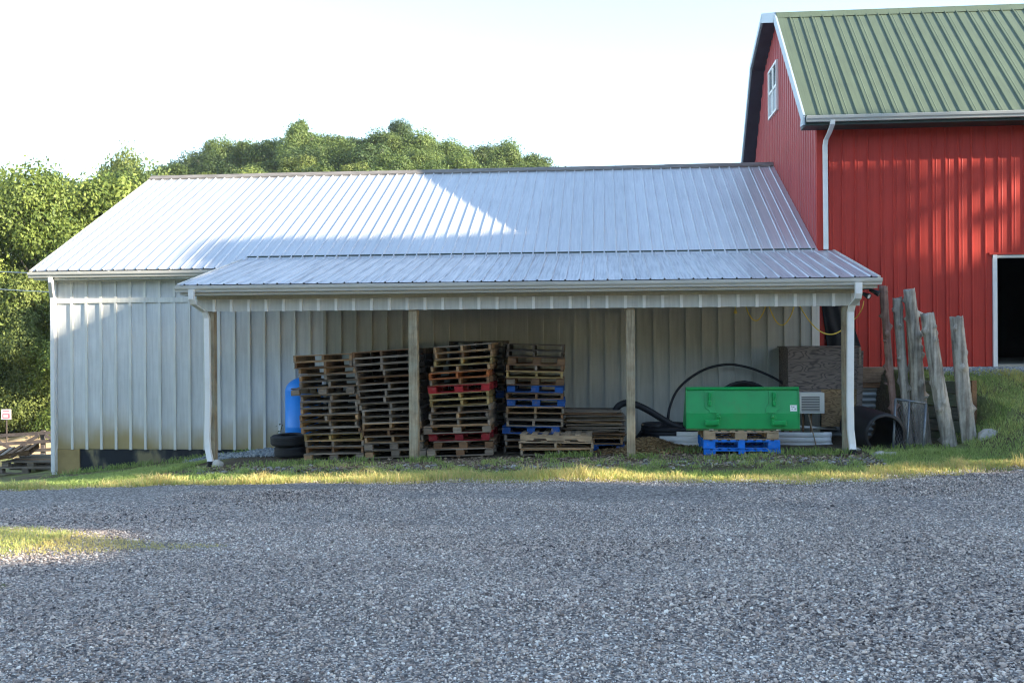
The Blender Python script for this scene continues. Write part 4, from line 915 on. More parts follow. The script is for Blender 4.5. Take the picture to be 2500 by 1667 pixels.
log('log', 'thin reddish bare log standing nearest the porch', (5.0, 17.75, .05), (4.78, 17.55, 2.90), .062, .068, 1, M['redlog'], 12)
log('log', 'slim grey log pressed against the thick knobbly one', (5.25, 17.82, .05), (5.02, 17.62, 2.70), .085, .075, 2, M['log'], 9, .02)
log('log', 'thick knobbly grey log with bulging burrs, tallest of the grey logs', (5.52, 17.72, .05), (5.11, 17.50, 2.83), .135, .10, 3, M['log'], 16, .05)
log('log', 'straight grey log standing between the knobbly one and the rightmost', (5.76, 17.28, -.02), (5.40, 17.26, 2.42), .145, .105, 4, M['log'], 16, .02)
log('log', 'rightmost grey log beside the large pale rock', (6.10, 17.26, .05), (5.84, 17.30, 2.36), .125, .108, 5, M['log'], 9, .02)
rw = thing('timber_wall', 'mossy timber retaining wall of stacked boards behind the leaning logs', 'retaining wall', (0, 0, 0))
p0, p1 = Vector((5.40, 18.72, 0)), Vector((6.22, 17.62, 0)); dv = (p1 - p0); Lw = dv.length; ang = math.atan2(dv.y, dv.x)
for i in range(6):
    z0 = -.05 + i * .222
    o = MB().box(0, Lw + R.uniform(-.02, .02), -.05, .05, 0, .203, None, .006, R).build('timber', M['moss'], rw, bevel=.005); o.location = (p0.x, p0.y, z0 + R.uniform(0, .004)); o.rotation_euler = (0, 0, ang)
o = MB().box(-.02, .02, -.055, .07, -.1, 1.29).build('end_post', M['brown'], rw); o.location = (p1.x + .02, p1.y - .01, 0); o.rotation_euler = (0, 0, ang)
bw = thing('plank_wall', 'plank and corrugated sheet wall under the red barn corner', 'retaining wall', (0, 0, 0))
for (z0, z1, m_, yo) in ((1.195, 1.465, M['plank'], .0), (1.09, 1.19, M['brown'], .02)): MB().box(4.08, 5.42, BY - .11 + yo, BY - .04 + yo, z0, z1, None, .004, R).build('plank', m_, bw)
cs = MB(); pts = []
for k in range(41): pts.append((BY - .06 + .014 * math.sin(k * math.pi / 2), .0 + k * 1.085 / 40))
cs.strip(pts, 4.08, 5.42); cs.build('corrugated_sheet', M['corr'], bw, True)
MB().box(4.08, 5.42, BY - .03, BY + .02, -.1, 1.26).build('backing', M['pitch'], bw)

# tarp at the barn corner, cords, light, wires
gx, gz = np.meshgrid(np.linspace(0, .62, 22), np.linspace(0, .80, 20)); gxx = 4.12 + gx * (.72 + .28 * (1 - gz / .8)) + .10 * (1 - gz / .8)
gyy = BY - .10 + .02 * np.sin(gx * 24 + 2 * gz) + .03 * vnoise(gx * 9, gz * 5); ii = np.arange(gx.size).reshape(gx.shape); ff = np.stack([ii[:-1, :-1], ii[:-1, 1:], ii[1:, 1:], ii[1:, :-1]], -1).reshape(-1, 4)
o = obj('hanging_tarp', npmesh('hanging_tarp', np.stack([gxx, gyy, 1.86 + gz], -1).reshape(-1, 3), ff, M['tarp'], None, True)); so = o.modifiers.new('s', 'SOLIDIFY'); so.thickness = .006; tag(o, 'black tarp hanging against the red barn wall behind the right porch post', 'tarp')
cd = MB()
for (x0, z0, x1, z1, sag) in ((2.43, 2.62, 2.79, 2.60, .28), (2.83, 2.60, 3.27, 2.60, .35), (3.33, 2.62, 4.12, 2.22, .30)):
    pts = []
    for t in np.linspace(0, 1, 24): pts.append((x0 + (x1 - x0) * t, 17.5, z0 + (z1 - z0) * t - sag * 4 * t * (1 - t)))
    cd.tube(pts, .011, 6)
cd.tube(arc_path([(4.08, 17.45, 2.24), (4.16, 17.0, 2.35), (4.20, 16.75, 2.5), (4.22, 16.72, 2.62)]), .008, 6)
cd.tube([(2.27, 17.5, 2.66), (2.27, 17.5, 2.55)], .006, 6); cd.lathe([(.001, .08), (.012, .08), (.03, .0), (.001, -.01)], 10, Matrix.Translation((2.27, 17.5, 2.46)))
tag(cd.build('extension_cord', M['cord'], None, True), 'yellow cord hanging in loops under the lean-to roof', 'cord')
fl = thing('flood_light', 'small black twin flood light on the right end of the porch beam', 'light', (4.145, 16.62, 2.76))
MB().tube(arc_path([(0, 0, .02), (.06, -.03, .05), (.13, -.04, .05), (.17, -.04, .03)]), .013, 8).build('bracket', M['black'], fl, True)
for (p, d_, l_) in (((.03, -.05, -.03), (.55, -.75, -.38), .13), ((.15, -.04, .03), (.8, -.35, -.45), .15)):
    Mx = Matrix.Translation(p) @ Vector(d_).to_track_quat('Z', 'Y').to_matrix().to_4x4(); hd = MB().lathe([(.001, -.02), (.028, -.02), (.032, .05), (.046, l_ - .03), (.046, l_), (.040, l_), (.038, l_ - .012), (.001, l_ - .014)], 14, Mx).build('lamp_head', M['black'], fl, True)
    MB().lathe([(.001, l_ - .008), (.036, l_ - .009)], 12, Mx).build('lens', M['white'], hd)
for z0, z1, x1, lab in ((3.88, 3.43, XL, 'upper overhead wire reaching the left end of the shed roof'), (3.39, 3.05, -11.05, 'lower overhead wire reaching the left corner of the shed wall')):
    pts = []
    for t in np.linspace(0, 1, 14): pts.append((-24 + (x1 + 24) * t, 30 + (19.2 - 30) * t, z0 + 1.1 + (z1 - z0 - 1.1) * t - .5 * t * (1 - t)))
    tag(MB().tube(pts, .009, 5).build('overhead_wire', M['wire']), lab, 'wire', 'overhead wires at the left of the shed')

# fence, sign, sandy bank at the far left
fn = thing('board_fence', 'dark weathered board fence with crossed braces beyond the left corner of the shed', 'fence', (0, 0, 0))
FY = 38.0
def fx(x, z): return (x, FY, z)
zr = lambda x, zc: zc + (x + 22.9) * .058
for zc in (-1.56, -1.90, -2.23): MB().add(*[(lambda V: V)([(x, FY + dy, zr(x, zc) + dz) for x in (-25.8, -20.0) for dy in (-.02, .02) for dz in (-.065, .065)]), [(0, 1, 3, 2), (4, 6, 7, 5), (0, 4, 5, 1), (2, 3, 7, 6), (0, 2, 6, 4), (1, 5, 7, 3)]]).build('rail', M['fence'], fn)
for x_ in (-25.1, -22.25, -20.2): MB().box(x_ - .075, x_ + .075, FY + .03, FY + .16, -3.3, zr(x_, -1.46)).build('fence_post', M['fence'], fn)
for (xa, za, xb_, zb_) in ((-22.35, -1.6, -23.45, -2.25), (-23.3, -2.25, -24.6, -1.6), (-22.1, -1.6, -21.0, -2.2)):
    A_, B2 = Vector((xa, FY - .04, za)), Vector((xb_, FY - .04, zb_)); dd = (B2 - A_).normalized(); nn = Vector((-dd.z, 0, dd.x)) * .065
    vs = [A_ - nn, A_ + nn, B2 + nn, B2 - nn]; vs = vs + [v + Vector((0, .03, 0)) for v in vs]; MB().add(vs, [(0, 1, 2, 3), (7, 6, 5, 4), (0, 4, 5, 1), (1, 5, 6, 2), (2, 6, 7, 3), (3, 7, 4, 0)]).build('brace', M['fence'], fn)
sg = thing('yard_sign', 'small white sign with red frame markings on a stake behind the fence', 'sign', (-28.1, 45.0, -2.9))
MB().box(-.24, .24, -.01, .01, 1.37, 1.85).build('board', M['signwhite'], sg); MB().box(-.02, .02, .012, .05, -.1, 1.9).build('stake', M['fence'], sg)
MB().box(-.16, .17, -.018, -.0105, 1.755, 1.785).build('heading_mark', M['signred'], sg)
rm = MB(); rm.box(-.17, .18, -.018, -.0105, 1.43, 1.47); rm.box(-.17, .18, -.018, -.0105, 1.60, 1.64); rm.box(-.17, -.13, -.018, -.0105, 1.47, 1.60); rm.box(.12, .18, -.018, -.0105, 1.47, 1.60); rm.build('frame_mark', M['signred'], sg)
gx, gy = np.meshgrid(np.linspace(-36, -20, 60), np.linspace(41, 50, 24)); gz = hgt(gx, gy) - .1 + .62 * smooth(1 - ((gx + 28.5) / 6.0) ** 2) * smooth(1 - ((gy - 46.5) / 3.2) ** 2) * (.6 + .7 * vnoise(gx * .8, gy * .8)) + .15 * vnoise(gx * 2.5, gy * 2.5)
ii = np.arange(gx.size).reshape(gx.shape); ff = np.stack([ii[:-1, :-1], ii[:-1, 1:], ii[1:, 1:], ii[1:, :-1]], -1).reshape(-1, 4)
tag(obj('sand_bank', npmesh('sand_bank', np.stack([gx, gy, gz], -1).reshape(-1, 3), ff, M['sand'], None, True)), kind='structure')

# ------------------------------------------------------------------ trees
def crown_mesh(name, seed, H, Rr, nleaf, lsize, mat, base=.28, lobes=26, squash=1.0):
    r = np.random.RandomState(seed); C = []
    for i in range(lobes):
        f = r.rand() ** .8; zc = H * (base + (1 - base - .10) * f); env = Rr * math.sin(math.pi * min(1, .22 + .74 * f)) ** .75
        a = r.rand() * 6.283; q = env * math.sqrt(r.rand()) * .85
        C.append((q * math.cos(a), q * math.sin(a), zc, Rr * r.uniform(.17, .42) * (1 - .25 * f)))
    C = np.array(C); w = C[:, 3] ** 2; k = r.choice(len(C), nleaf, p=w / w.sum())
    d = r.randn(nleaf, 3); d /= np.linalg.norm(d, axis=1)[:, None]; d[:, 2] = d[:, 2] * .85 + .12
    rad = C[k, 3] * (1 - .45 * r.rand(nleaf) ** 2.0) * (1 + .18 * r.randn(nleaf) * .5) * np.where(r.rand(nleaf) < .10, r.uniform(1.05, 1.45, nleaf), 1.0)
    P = C[k, :3] + d * rad[:, None]
    n = d + .75 * r.randn(nleaf, 3) * .6 + np.array([0, 0, .25]); n /= np.linalg.norm(n, axis=1)[:, None]
    t = np.cross(n, r.randn(nleaf, 3)); t /= np.linalg.norm(t, axis=1)[:, None]; bq = np.cross(n, t)
    s_ = lsize * r.uniform(.6, 1.35, nleaf)[:, None]
    V = np.stack([P - t * s_, P + bq * s_ * .55 + n * s_ * .12, P + t * s_, P - bq * s_ * .55 + n * s_ * .12], 1).reshape(-1, 3); V[:, 2] *= squash
    lt = r.rand(len(C)); tone = np.clip(.55 * lt[k] + .5 * r.rand(nleaf), 0, 1)
    return npmesh(name, V, np.arange(nleaf * 4).reshape(-1, 4), mat, {'tone': np.repeat(tone, 4)})
def trunk_mesh(name, seed, H, r0):
    rr = random.Random(seed); b = MB(); P = [(0, 0, -1.0)]
    for k in range(1, 7): P.append((rr.uniform(-.25, .25) * k * .15, rr.uniform(-.25, .25) * k * .15, H * .86 * k / 6))
    b.tube(P, [r0 * (1.15 - .16 * k) for k in range(7)], 7)
    for k in range(7):
        f = rr.uniform(.3, .75); a = rr.uniform(0, 6.28); l = H * rr.uniform(.10, .17); z0 = H * f
        b.tube([(0, 0, z0), (l * .5 * math.cos(a), l * .5 * math.sin(a), z0 + l * .4), (l * math.cos(a), l * math.sin(a), z0 + l * .75)], [r0 * .4, r0 * .25, r0 * .1], 5)
    return b.mesh(name, M['bark'], True)
PROT = []
for i, (H, Rr) in enumerate(((15, 5.0), (14, 4.6), (16, 4.4), (13, 5.2), (17, 4.2))): PROT.append((H, Rr, crown_mesh('crown', 50 + i, H, Rr, 32000, .125, M['leafA'], .16, 52), trunk_mesh('trunk', 60 + i, H, .28)))
NEAR = []
for i, (H, Rr) in enumerate(((13.5, 5.2), (12.5, 4.6), (14, 4.8))): NEAR.append((H, Rr, crown_mesh('crown', 80 + i, H, Rr, 60000, .105, M['leafN'], .04, 80), trunk_mesh('trunk', 90 + i, H, .26)))
TOPZ = {p_[2].name: sorted(v.co.z for v in p_[2].vertices)[int(len(p_[2].vertices) * .985)] for p_ in PROT + NEAR}
def tree(x, y, proto, sc, rz, mat, label, group, sink=.0):
    H, Rr, cm, tm = proto; t = thing('tree', label, 'tree', (x, y, float(hgt(x, y)) - sink), (0, 0, rz), group); t.scale = (sc, sc, sc * R.uniform(.94, 1.06))
    obj('trunk', tm, t); obj('crown', cm, t, mat=mat); return t
NUM = ['first', 'second', 'third', 'fourth', 'fifth', 'sixth', 'seventh', 'eighth', 'ninth', 'tenth', 'eleventh', 'twelfth', 'thirteenth', 'fourteenth', 'fifteenth', 'sixteenth', 'seventeenth', 'eighteenth', 'nineteenth', 'twentieth', 'twenty-first', 'twenty-second', 'twenty-third', 'twenty-fourth', 'twenty-fifth', 'twenty-sixth', 'twenty-seventh', 'twenty-eighth']
LW = {'leafA': 'mid green', 'leafB': 'dark green', 'leafC': 'pale yellow-green', 'leafN': 'bright green'}
# hill: rows of trees, each row a bit lower and nearer
rows = [(122, -60, 6, 3.4, 'on the hill crest'), (112, -57, 4, 3.6, 'in the row just below the crest'), (103, -52, 0, 4.0, 'halfway down the wooded hill'), (94, -48, -4, 4.4, 'low on the wooded hill'), (84, -44, -6, 4.8, 'right behind the shed roof ridge')]
EU = [-.6, -.474, -.43, -.393, -.345, -.325, -.307, -.255, -.197, -.168, -.147, -.09, -.039, .004, .1]
EVS = [.17, .180, .192, .203, .205, .217, .219, .212, .215, .206, .200, .193, .174, .172, .15]
for ri, (Y, xa, xb_, stp, ph) in enumerate(rows):
    x = xa; k = 0
    while x < xb_:
        mt = R.choices(['leafA', 'leafB', 'leafC'], weights=[(5, 5, 1), (5, 4, 2), (5, 3, 3), (4, 2, 5), (4, 1, 6)][ri])[0]
        xx, yy = x + R.uniform(-.9, .9), Y + R.uniform(-2.5, 2.5); pr_ = R.choice(PROT)
        top = 2 + yy * float(np.interp(xx / yy, EU, EVS)) * (1.0, .97, .92, .87, .81)[ri] * R.uniform(.955, 1.03); hh_ = min(21, max(8, top - float(hgt(xx, yy))))
        t = tree(xx, yy, pr_, 1.0, R.uniform(0, 6.28), M[mt], f'{LW[mt]} leafy tree {ph}, {NUM[k]} from the left there', 'trees on the hill behind the shed'); sz_ = hh_ / TOPZ[pr_[2].name]; wd_ = R.uniform(.78, 1.05); t.scale = (wd_, wd_, sz_)
        x += stp * R.uniform(.85, 1.15); k += 1
# nearer trees at the left
for i, (x, y, pi, slope, wd_, mt, lab) in enumerate(((-34.5, 52, 0, .168, 1.0, 'leafN', 'bright green broad tree filling the left edge of the view'), (-27.6, 54, 1, .163, 1.0, 'leafN', 'bright green tree with drooping sprays just left of the shed roof'), (-30.2, 51, 2, .171, .9, 'leafN', 'bright rounded tree between the left edge and the shed roof'),
    (-38.5, 60, 2, .172, 1.05, 'leafN', 'tall green tree behind the broad one at the left edge'), (-35.8, 64, 2, .167, 1.0, 'leafA', 'darker green tree rising behind the bright left trees'), (-34.2, 69, 0, .191, .62, 'leafC', 'tall thin-topped olive tree above the left end of the roof'), (-32.0, 66, 3, .174, .9, 'leafA', 'rounded mid green tree beside the thin-topped olive one'), (-29.3, 65, 4, .163, .9, 'leafC', 'yellowish tree meeting the left end of the roof ridge'), (-23.5, 58, 1, .135, .8, 'leafN', 'smaller green tree half hidden by the left roof slope'),
    (-29.5, 48.5, 1, .065, .62, 'leafC', 'low yellowish bushy tree behind the fence'), (-24.8, 47.5, 0, .06, .6, 'leafN', 'low dark bushy tree by the shed corner'), (-33.5, 50.5, 2, .07, .7, 'leafN', 'low bright bushy tree above the small white sign'))):
    pr_ = NEAR[pi] if mt in ('leafN',) or y < 50 else PROT[pi]; gz_ = float(hgt(x, y)) - .3
    t = tree(x, y, pr_, 1.0, R.uniform(0, 6.28), M[mt], lab, 'trees left of the shed', .3); t.scale = (wd_, wd_, (2 + y * slope - gz_) / TOPZ[pr_[2].name])

# wood on the slope to the right of the yard, outside the picture: it shades the yard from the low sun
h_ = Vector((SUN.x, SUN.y, 0)).normalized(); pa = Vector((-h_.y, h_.x, 0)); te = SUN.z / math.hypot(SUN.x, SUN.y)
wr = np.random.RandomState(5)
sil_a = [-14, 10, 13, 14.6, 15.4, 16.0, 16.6, 17.1, 17.6, 18.3, 19.05, 19.6, 20.0, 20.4, 21.2, 23.5, 46]
sil_b = [7.0, 7.6, 7.2, 6.9, 7.15, 7.5, 8.2, 8.4, 8.1, 7.2, 6.6, 6.2, 5.3, 2.9, 2.6, 2.6, 4.0]  # last stretch added to block low sky light from the right
n = 95000; a_ = wr.uniform(-14, 46, n); d_ = wr.uniform(30, 40, n); tp = np.interp(a_, sil_a, sil_b) + .25 * (vnoise(a_ * 2.2, d_ * .9) - .5)
b_ = -4.5 + (tp + 4.5) * wr.rand(n)
slit = np.abs(a_ - (14.98 - .9 * b_)) < .52; gap = slit & (b_ > .6) & (b_ < 5.2) & (vnoise(b_ * 2.6, b_ * 0 + 4.5) > np.where(b_ > 2.4, .22, .52))
for ga, gb, gr in ((14.6, .36, .36), (15.35, -.02, .32), (16.2, -.30, .34), (14.15, .8, .32), (17.5, -.7, .28)): gap |= (a_ - ga) ** 2 + (b_ - gb) ** 2 < gr ** 2
gap |= ((a_ - 6.80) / 1.0) ** 2 + ((b_ - 2.62) / .38) ** 2 < 1      # openings carved through the crowns to let sun patches onto the ground
a_, b_, d_ = a_[~gap], b_[~gap], d_[~gap]
n2 = 420; a2 = wr.uniform(20.0, 23.5, n2); b2 = wr.uniform(2.3, 5.3, n2); k2 = vnoise(a2 * 2.4, b2 * 2.4 + 20) > .42; a2, b2 = a2[k2], b2[k2]
a_ = np.concatenate([a_, a2]); b_ = np.concatenate([b_, b2]); d_ = np.concatenate([d_, wr.uniform(33, 37, len(a2))]); n = len(a_)
P = np.stack([pa.x * a_ + h_.x * d_, pa.y * a_ + h_.y * d_, b_ + d_ * te], -1)
nn = wr.randn(n, 3); nn /= np.linalg.norm(nn, axis=1)[:, None]; t = np.cross(nn, wr.randn(n, 3)); t /= np.linalg.norm(t, axis=1)[:, None]; bq = np.cross(nn, t); s_ = (.28 * wr.uniform(.6, 1.3, n))[:, None]
Vs = [np.stack([P - t * s_, P + bq * s_ * .7, P + t * s_, P - bq * s_ * .7], 1).reshape(-1, 3)]; tn_ = [np.repeat(wr.rand(n), 4)]; tb = MB()
for a in np.arange(-12, 45, 3.3):
    c = pa * float(a + wr.uniform(-.8, .8)) + h_ * float(wr.uniform(33, 37)); g = float(hgt(c.x, c.y)); tp_ = float(np.interp(a, sil_a, sil_b)) + 35 * te - 2.5
    tb.tube([(c.x, c.y, g - .5), (c.x + .2, c.y, (g + tp_) / 2), (c.x, c.y, tp_)], [.3, .22, .05], 7)
# unseen wood added behind the camera to cut low sky light on the lean-to
n = 42000; xw = wr.uniform(-75, 36, n); yw = wr.uniform(-46, -34, n); gw_ = hgt(xw, yw); zt = 12 + 4.5 * vnoise(xw * .16, yw * .05 + 3); zw = gw_ - .5 + (zt) * wr.rand(n)
P = np.stack([xw, yw, zw], -1); nn = wr.randn(n, 3); nn /= np.linalg.norm(nn, axis=1)[:, None]; t = np.cross(nn, wr.randn(n, 3)); t /= np.linalg.norm(t, axis=1)[:, None]; bq = np.cross(nn, t); s_ = (.55 * wr.uniform(.6, 1.3, n))[:, None]
Vs.append(np.stack([P - t * s_, P + bq * s_ * .7, P + t * s_, P - bq * s_ * .7], 1).reshape(-1, 3)); tn_.append(np.repeat(wr.rand(n), 4))
V = np.concatenate(Vs); o = obj('woodland', npmesh('woodland', V, np.arange(len(V)).reshape(-1, 4), M['leafA'], {'tone': np.concatenate(tn_)})); tag(o, kind='stuff')
tb.build('woodland_trunks', M['bark'], o, True)

# ------------------------------------------------------------------ grass, weeds, chips, stones
def blades(name, P, hh, ww, tone, lean=.5, seed=1):
    r = np.random.RandomState(seed); n = len(P); a = r.rand(n) * 6.283; u = np.stack([np.cos(a), np.sin(a), np.zeros(n)], -1); a2 = r.rand(n) * 6.283
    l = np.stack([np.cos(a2), np.sin(a2), np.zeros(n)], -1) * (hh * lean * r.rand(n))[:, None]; up = np.array([0, 0, 1.0])
    B0, B1 = P - u * ww[:, None] / 2, P + u * ww[:, None] / 2; mid = P + up * (hh * .55)[:, None] + l * .35
    M0, M1 = mid - u * ww[:, None] * .38, mid + u * ww[:, None] * .38; T0 = P + up * (hh * (1 - .25 * lean))[:, None] + l; T1 = T0 + u * ww[:, None] * .08
    V = np.stack([B0, B1, M1, M0, T1, T0], 1).reshape(-1, 3); k = np.arange(n)[:, None] * 6
    F = np.concatenate([k + np.array([0, 1, 2, 3]), k + np.array([3, 2, 4, 5])]); tag(obj(name, npmesh(name, V, F, M['grass'], {'tone': np.repeat(np.clip(tone, 0, 1), 6)})), kind='stuff')
r = np.random.RandomState(21)
# verge between drive and lean-to
n = 210000; x = r.uniform(-16, 9.8, n); e = edge_y(x); y = e - .25 + r.rand(n) * 4.6; d_ = y - e
pat = vnoise(x * 1.2 + 5, y * 1.8); pat2 = vnoise(x * 3.7, y * 4.3)
under = (x > -7.2) & (x < 4.2)
wgt = np.where(d_ < .0, .35 * (pat2 > .55) * (d_ > -.22), np.where(d_ < .55, .35 + .75 * (pat > .28), 1.0))
lim = np.where(under, 16.15 + .35 * pat - .0, np.where(x <= -7.2, np.interp(x, [-16, -11, -7.2], [18.8, 19.0, 18.35]), 19.2))
wgt = wgt * np.where(y > lim, 0.0, 1.0) * np.where(under & (y > 15.02 + .4 * (pat - .5)), .05 + .55 * (pat2 > .66), 1.0)
sdw = (x - 5.0) * .815 + (y - 19.4) * .579
wgt = wgt * np.where((x > 4.2) & (x < 5.9) & (y > 16.75) & (sdw < .12), 0, 1) * np.where((x > 5) & (y > 18.75 + .2 * pat2), 0, 1)
kp = r.rand(n) < wgt; x, y, d_, pat, pat2 = x[kp], y[kp], d_[kp], pat[kp], pat2[kp]
rnd_ = r.rand(len(x))
tone = np.where(d_ < .62 + .7 * (pat - .5), .62 + .36 * rnd_ + .25 * (pat2 - .5), .12 + .36 * rnd_ + .25 * (pat - .4)) + .28 * np.clip((x - 5.5) / 1.5, 0, 1) * np.clip((pat2 - .35) * 3, 0, 1)
tone = tone - .16 * (rnd_ < .3) * (d_ < .85)
hh = (.045 + .05 * r.rand(len(x))) * np.where(d_ < .7, 1.0 + 1.0 * np.clip((pat - .5) * 3, 0, 1), .85) * (1 + .7 * (pat2 > .78)); ww = .006 + .006 * r.rand(len(x))
blades('grass', np.stack([x, y, hgt(x, y) + .012], -1), hh, ww, tone, 1.1, 3)
# overgrown patch in the drive at the left
n = 70000; x = r.uniform(-9.5, -3.2, n); y = r.uniform(7.3, 10.1, n); il = island(x, y); kp = r.rand(n) < il * np.interp(x, [-7, -4.9, -4, -3.0], [1.0, 1.0, .7, .3]); x, y = x[kp], y[kp]
tn_ = np.where(x < -5.0, .42 + .4 * r.rand(len(x)), .70 + .3 * r.rand(len(x))); blades('dry_grass', np.stack([x, y, drive_z(x, y)], -1), .015 + .05 * r.rand(len(x)) * np.where(x < -4.9, 1, .4), .004 + .005 * r.rand(len(x)), tn_, 1.4, 5)
# weeds along the lean-to
wx = []; 
for (cx, cy, nn_, sp_2) in ((-3.05, 16.55, 240, .16), (-4.9, 16.5, 300, .22), (-4.2, 16.75, 120, .2), (-.75, 16.75, 260, .16), (-.35, 16.8, 120, .1), (.62, 16.45, 200, .18), (3.2, 16.65, 320, .3), (3.65, 16.6, 200, .2), (1.55, 17.2, 300, .25), (4.6, 16.75, 160, .25), (5.25, 16.9, 200, .2), (-8.0, 18.75, 260, .3), (-7.0, 18.9, 120, .12), (-9.2, 18.85, 200, .25), (-5.5, 16.3, 260, .3), (-10.0, 18.8, 220, .4), (1.9, 16.1, 200, .3), (6.5, 17.3, 200, .15)):
    wx.append(np.stack([cx + sp_2 * r.randn(nn_), cy + sp_2 * .5 * r.randn(nn_)], -1))
wx = np.concatenate(wx); blades('weeds', np.stack([wx[:, 0], wx[:, 1], hgt(wx[:, 0], wx[:, 1])], -1), .04 + .12 * r.rand(len(wx)), .010 + .012 * r.rand(len(wx)), .05 + .35 * r.rand(len(wx)), 1.0, 8)
# a straggly plant against the wall
pl = thing('weed_plant', 'straggly green weed growing from the gravel against the wall', 'plant', (-6.25, 18.85, -.12))
MB().tube(arc_path([(0, 0, 0), (.01, .0, .25), (.06, -.02, .45), (.1, -.03, .55)]), .006, 5).build('stem', M['leafN'], pl)
for k in range(9):
    z_ = .18 + .045 * k; a = k * 2.2; MB().add([(.02, 0, z_), (.02 + .05 * math.cos(a), .05 * math.sin(a) - .02, z_ + .03), (.02 + .11 * math.cos(a), .10 * math.sin(a), z_ + .0), (.02 + .05 * math.cos(a) - .03 * math.sin(a), .05 * math.sin(a) + .03, z_ + .02)], [(0, 1, 2, 3)]).build('leaf', M['leafN'], pl)
# chips and shards on the bare strip
def chips(name, n, fx_, m, l0, l1, seed, zoff=.012):
    q = np.random.RandomState(seed); x, y, z = fx_(q, n); n = len(x); L_ = q.uniform(l0, l1, n); w_ = L_ * q.uniform(.15, .45, n); th = .25 * w_
    a = q.rand(n) * 6.283; pt = q.uniform(-.5, .5, n); u = np.stack([np.cos(a) * np.cos(pt), np.sin(a) * np.cos(pt), np.sin(pt)], -1); v = np.stack([-np.sin(a), np.cos(a), np.zeros(n)], -1); nn_ = np.cross(u, v)
    P = np.stack([x, y, z + zoff], -1); c = []
    for sx2, sy2, sz2 in ((-1, -1, -1), (1, -1, -1), (1, 1, -1), (-1, 1, -1), (-1, -1, 1), (1, -1, 1), (1, 1, 1), (-1, 1, 1)): c.append(P + u * (sx2 * L_ / 2)[:, None] + v * (sy2 * w_ / 2)[:, None] + nn_ * (sz2 * th / 2)[:, None])
    V = np.stack(c, 1).reshape(-1, 3); k = np.arange(n)[:, None] * 8; F = np.concatenate([k + np.array(f) for f in ([0, 3, 2, 1], [4, 5, 6, 7], [0, 1, 5, 4], [1, 2, 6, 5], [2, 3, 7, 6], [3, 0, 4, 7])])
    return tag(obj(name, npmesh(name, V, F, m, {'tone': np.repeat(q.rand(n), 8)})), kind='stuff')
def m_tone(name, stops):
    m, N, L, B = nt(name); at = N.new('ShaderNodeAttribute'); at.attribute_name = 'tone'; rp = ramp(N, stops); L.new(at.outputs['Fac'], rp.inputs[0]); L.new(rp.outputs[0], B.inputs['Base Color']); B.inputs['Roughness'].default_value = .9; B.inputs['Specular IOR Level'].default_value = .2; return m
M['chips'] = m_tone('wood_chips', [(0, (.10, .07, .05)), (.6, (.26, .19, .13)), (1, (.50, .40, .28))]); M['straw'] = m_tone('straw', [(0, (.12, .075, .035)), (.6, (.27, .17, .08)), (1, (.42, .30, .15))])
def strip_pts(q, n):
    x = q.uniform(-6.8, 4.2, n); y = 16.15 + .55 * q.randn(n) * .6; kp = (y > 15.3) & (y < 17.3) & (q.rand(n) < np.interp(x, [-6.8, -4.5, -3, .6, 1.2, 3, 4.2], [.15, .35, 1, 1, .45, .3, .15])); x, y = x[kp], y[kp]; return x, y, hgt(x, y)
chips('wood_chips', 9000, strip_pts, M['chips'], .03, .13, 31)
def heap_h(x, y): return hgt(x, y) + .17 * np.exp(-(((x - .78) / .36) ** 2 + ((y - 17.85) / .35) ** 2))
gx, gy = np.meshgrid(np.linspace(-.1, 2.1, 40), np.linspace(17.0, 18.6, 30)); gz = heap_h(gx, gy) - .012 + .02 * vnoise(gx * 9, gy * 9); ii = np.arange(gx.size).reshape(gx.shape); ff = np.stack([ii[:-1, :-1], ii[:-1, 1:], ii[1:, 1:], ii[1:, :-1]], -1).reshape(-1, 4)
hp = obj('straw_heap', npmesh('straw_heap', np.stack([gx, gy, gz], -1).reshape(-1, 3), ff, m_plain('straw_bed', (.16, .10, .05), .95, 0, .4, 20, .01), None, True)); tag(hp, kind='stuff')
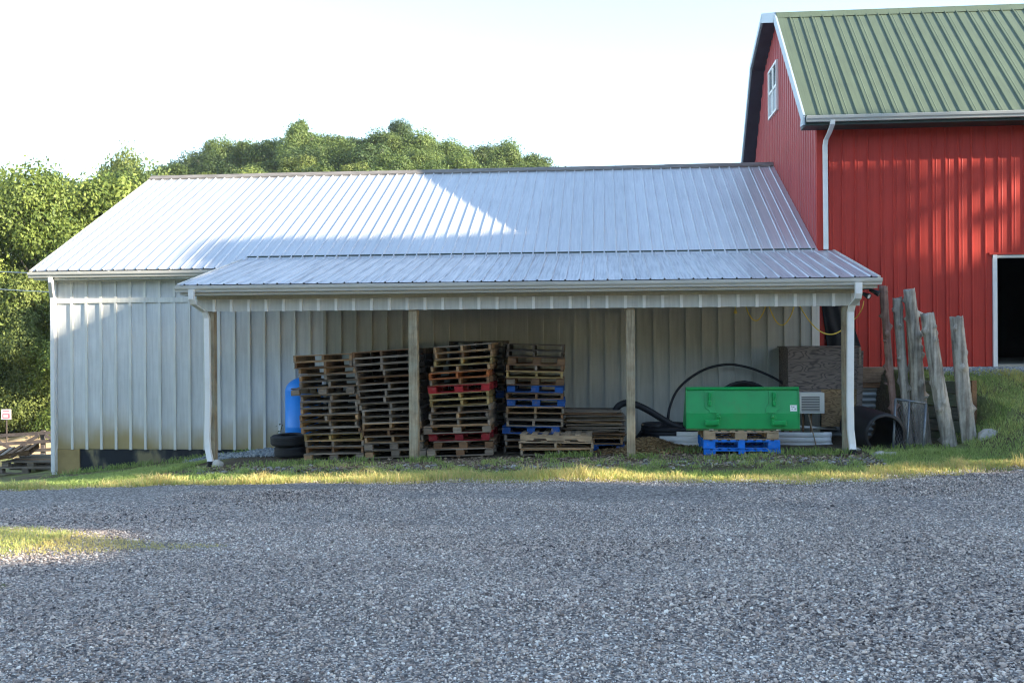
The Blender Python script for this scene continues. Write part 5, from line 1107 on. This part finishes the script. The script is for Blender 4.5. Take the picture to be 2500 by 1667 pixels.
def heap_pts(q, n): x = .78 + .36 * q.randn(n); y = 17.85 + .30 * q.randn(n); return x, y, heap_h(x, y)
o = chips('straw', 7000, heap_pts, M['straw'], .04, .16, 33)
q = np.random.RandomState(41); n = 5200; x = q.uniform(-6.6, 4.3, n); y = 15.85 + .22 * q.randn(n) + .1 * np.sin(x); kp = q.rand(n) < .25 + .75 * (vnoise(x * 1.6, y * 2) > .5); x, y = x[kp], y[kp]; sz = .012 * np.exp(.6 * q.randn(len(x))); sz = np.clip(sz, .006, .055)
stones('stone_shards', np.stack([x, y, hgt(x, y) + sz * .3], -1), sz, q.rand(len(x)), M['shard'], .5, .4)
n = 7000; x = q.uniform(-8.0, -5.6, n); y = 18.55 + .28 * q.randn(n); kp = (y < 19.2) & (y > 17.9) & (q.rand(n) < np.interp(x, [-8, -7.4, -6.5, -5.6], [.05, .6, 1, 1])); x, y = x[kp], y[kp]; sz = np.clip(.016 * np.exp(.35 * q.randn(len(x))), .008, .04)
stones('wall_gravel', np.stack([x, y, hgt(x, y) + sz * .3 + .03 * smooth((y - 18.2) / .8)], -1), sz, q.rand(len(x)), M['palestone'], .75, .8)
n = 9000; x = q.uniform(6.0, 11.5, n); y = 19.15 + .22 * q.randn(n); kp = (y < 19.45) & (y > 18.6); x, y = x[kp], y[kp]; sz = np.clip(.014 * np.exp(.35 * q.randn(len(x))), .007, .03)
stones('barn_gravel', np.stack([x, y, hgt(x, y) + sz * .4 + .02], -1), sz, q.rand(len(x)), M['palestone'], .75, .8)

# ------------------------------------------------------------------ thin summer haze
hz = MB().box(-960, 960, -460, 1560, -8, 40).build('haze', None); hm = bpy.data.materials.new('haze'); hm.use_nodes = True; hn = hm.node_tree.nodes; hn.remove(hn['Principled BSDF'])
pv = hn.new('ShaderNodeVolumePrincipled'); pv.inputs['Density'].default_value = .00022; pv.inputs['Color'].default_value = (.9, .94, 1, 1); pv.inputs['Anisotropy'].default_value = .2
hm.node_tree.links.new(pv.outputs[0], hn['Material Output'].inputs['Volume']); hz.data.materials.append(hm); tag(hz, kind='stuff')
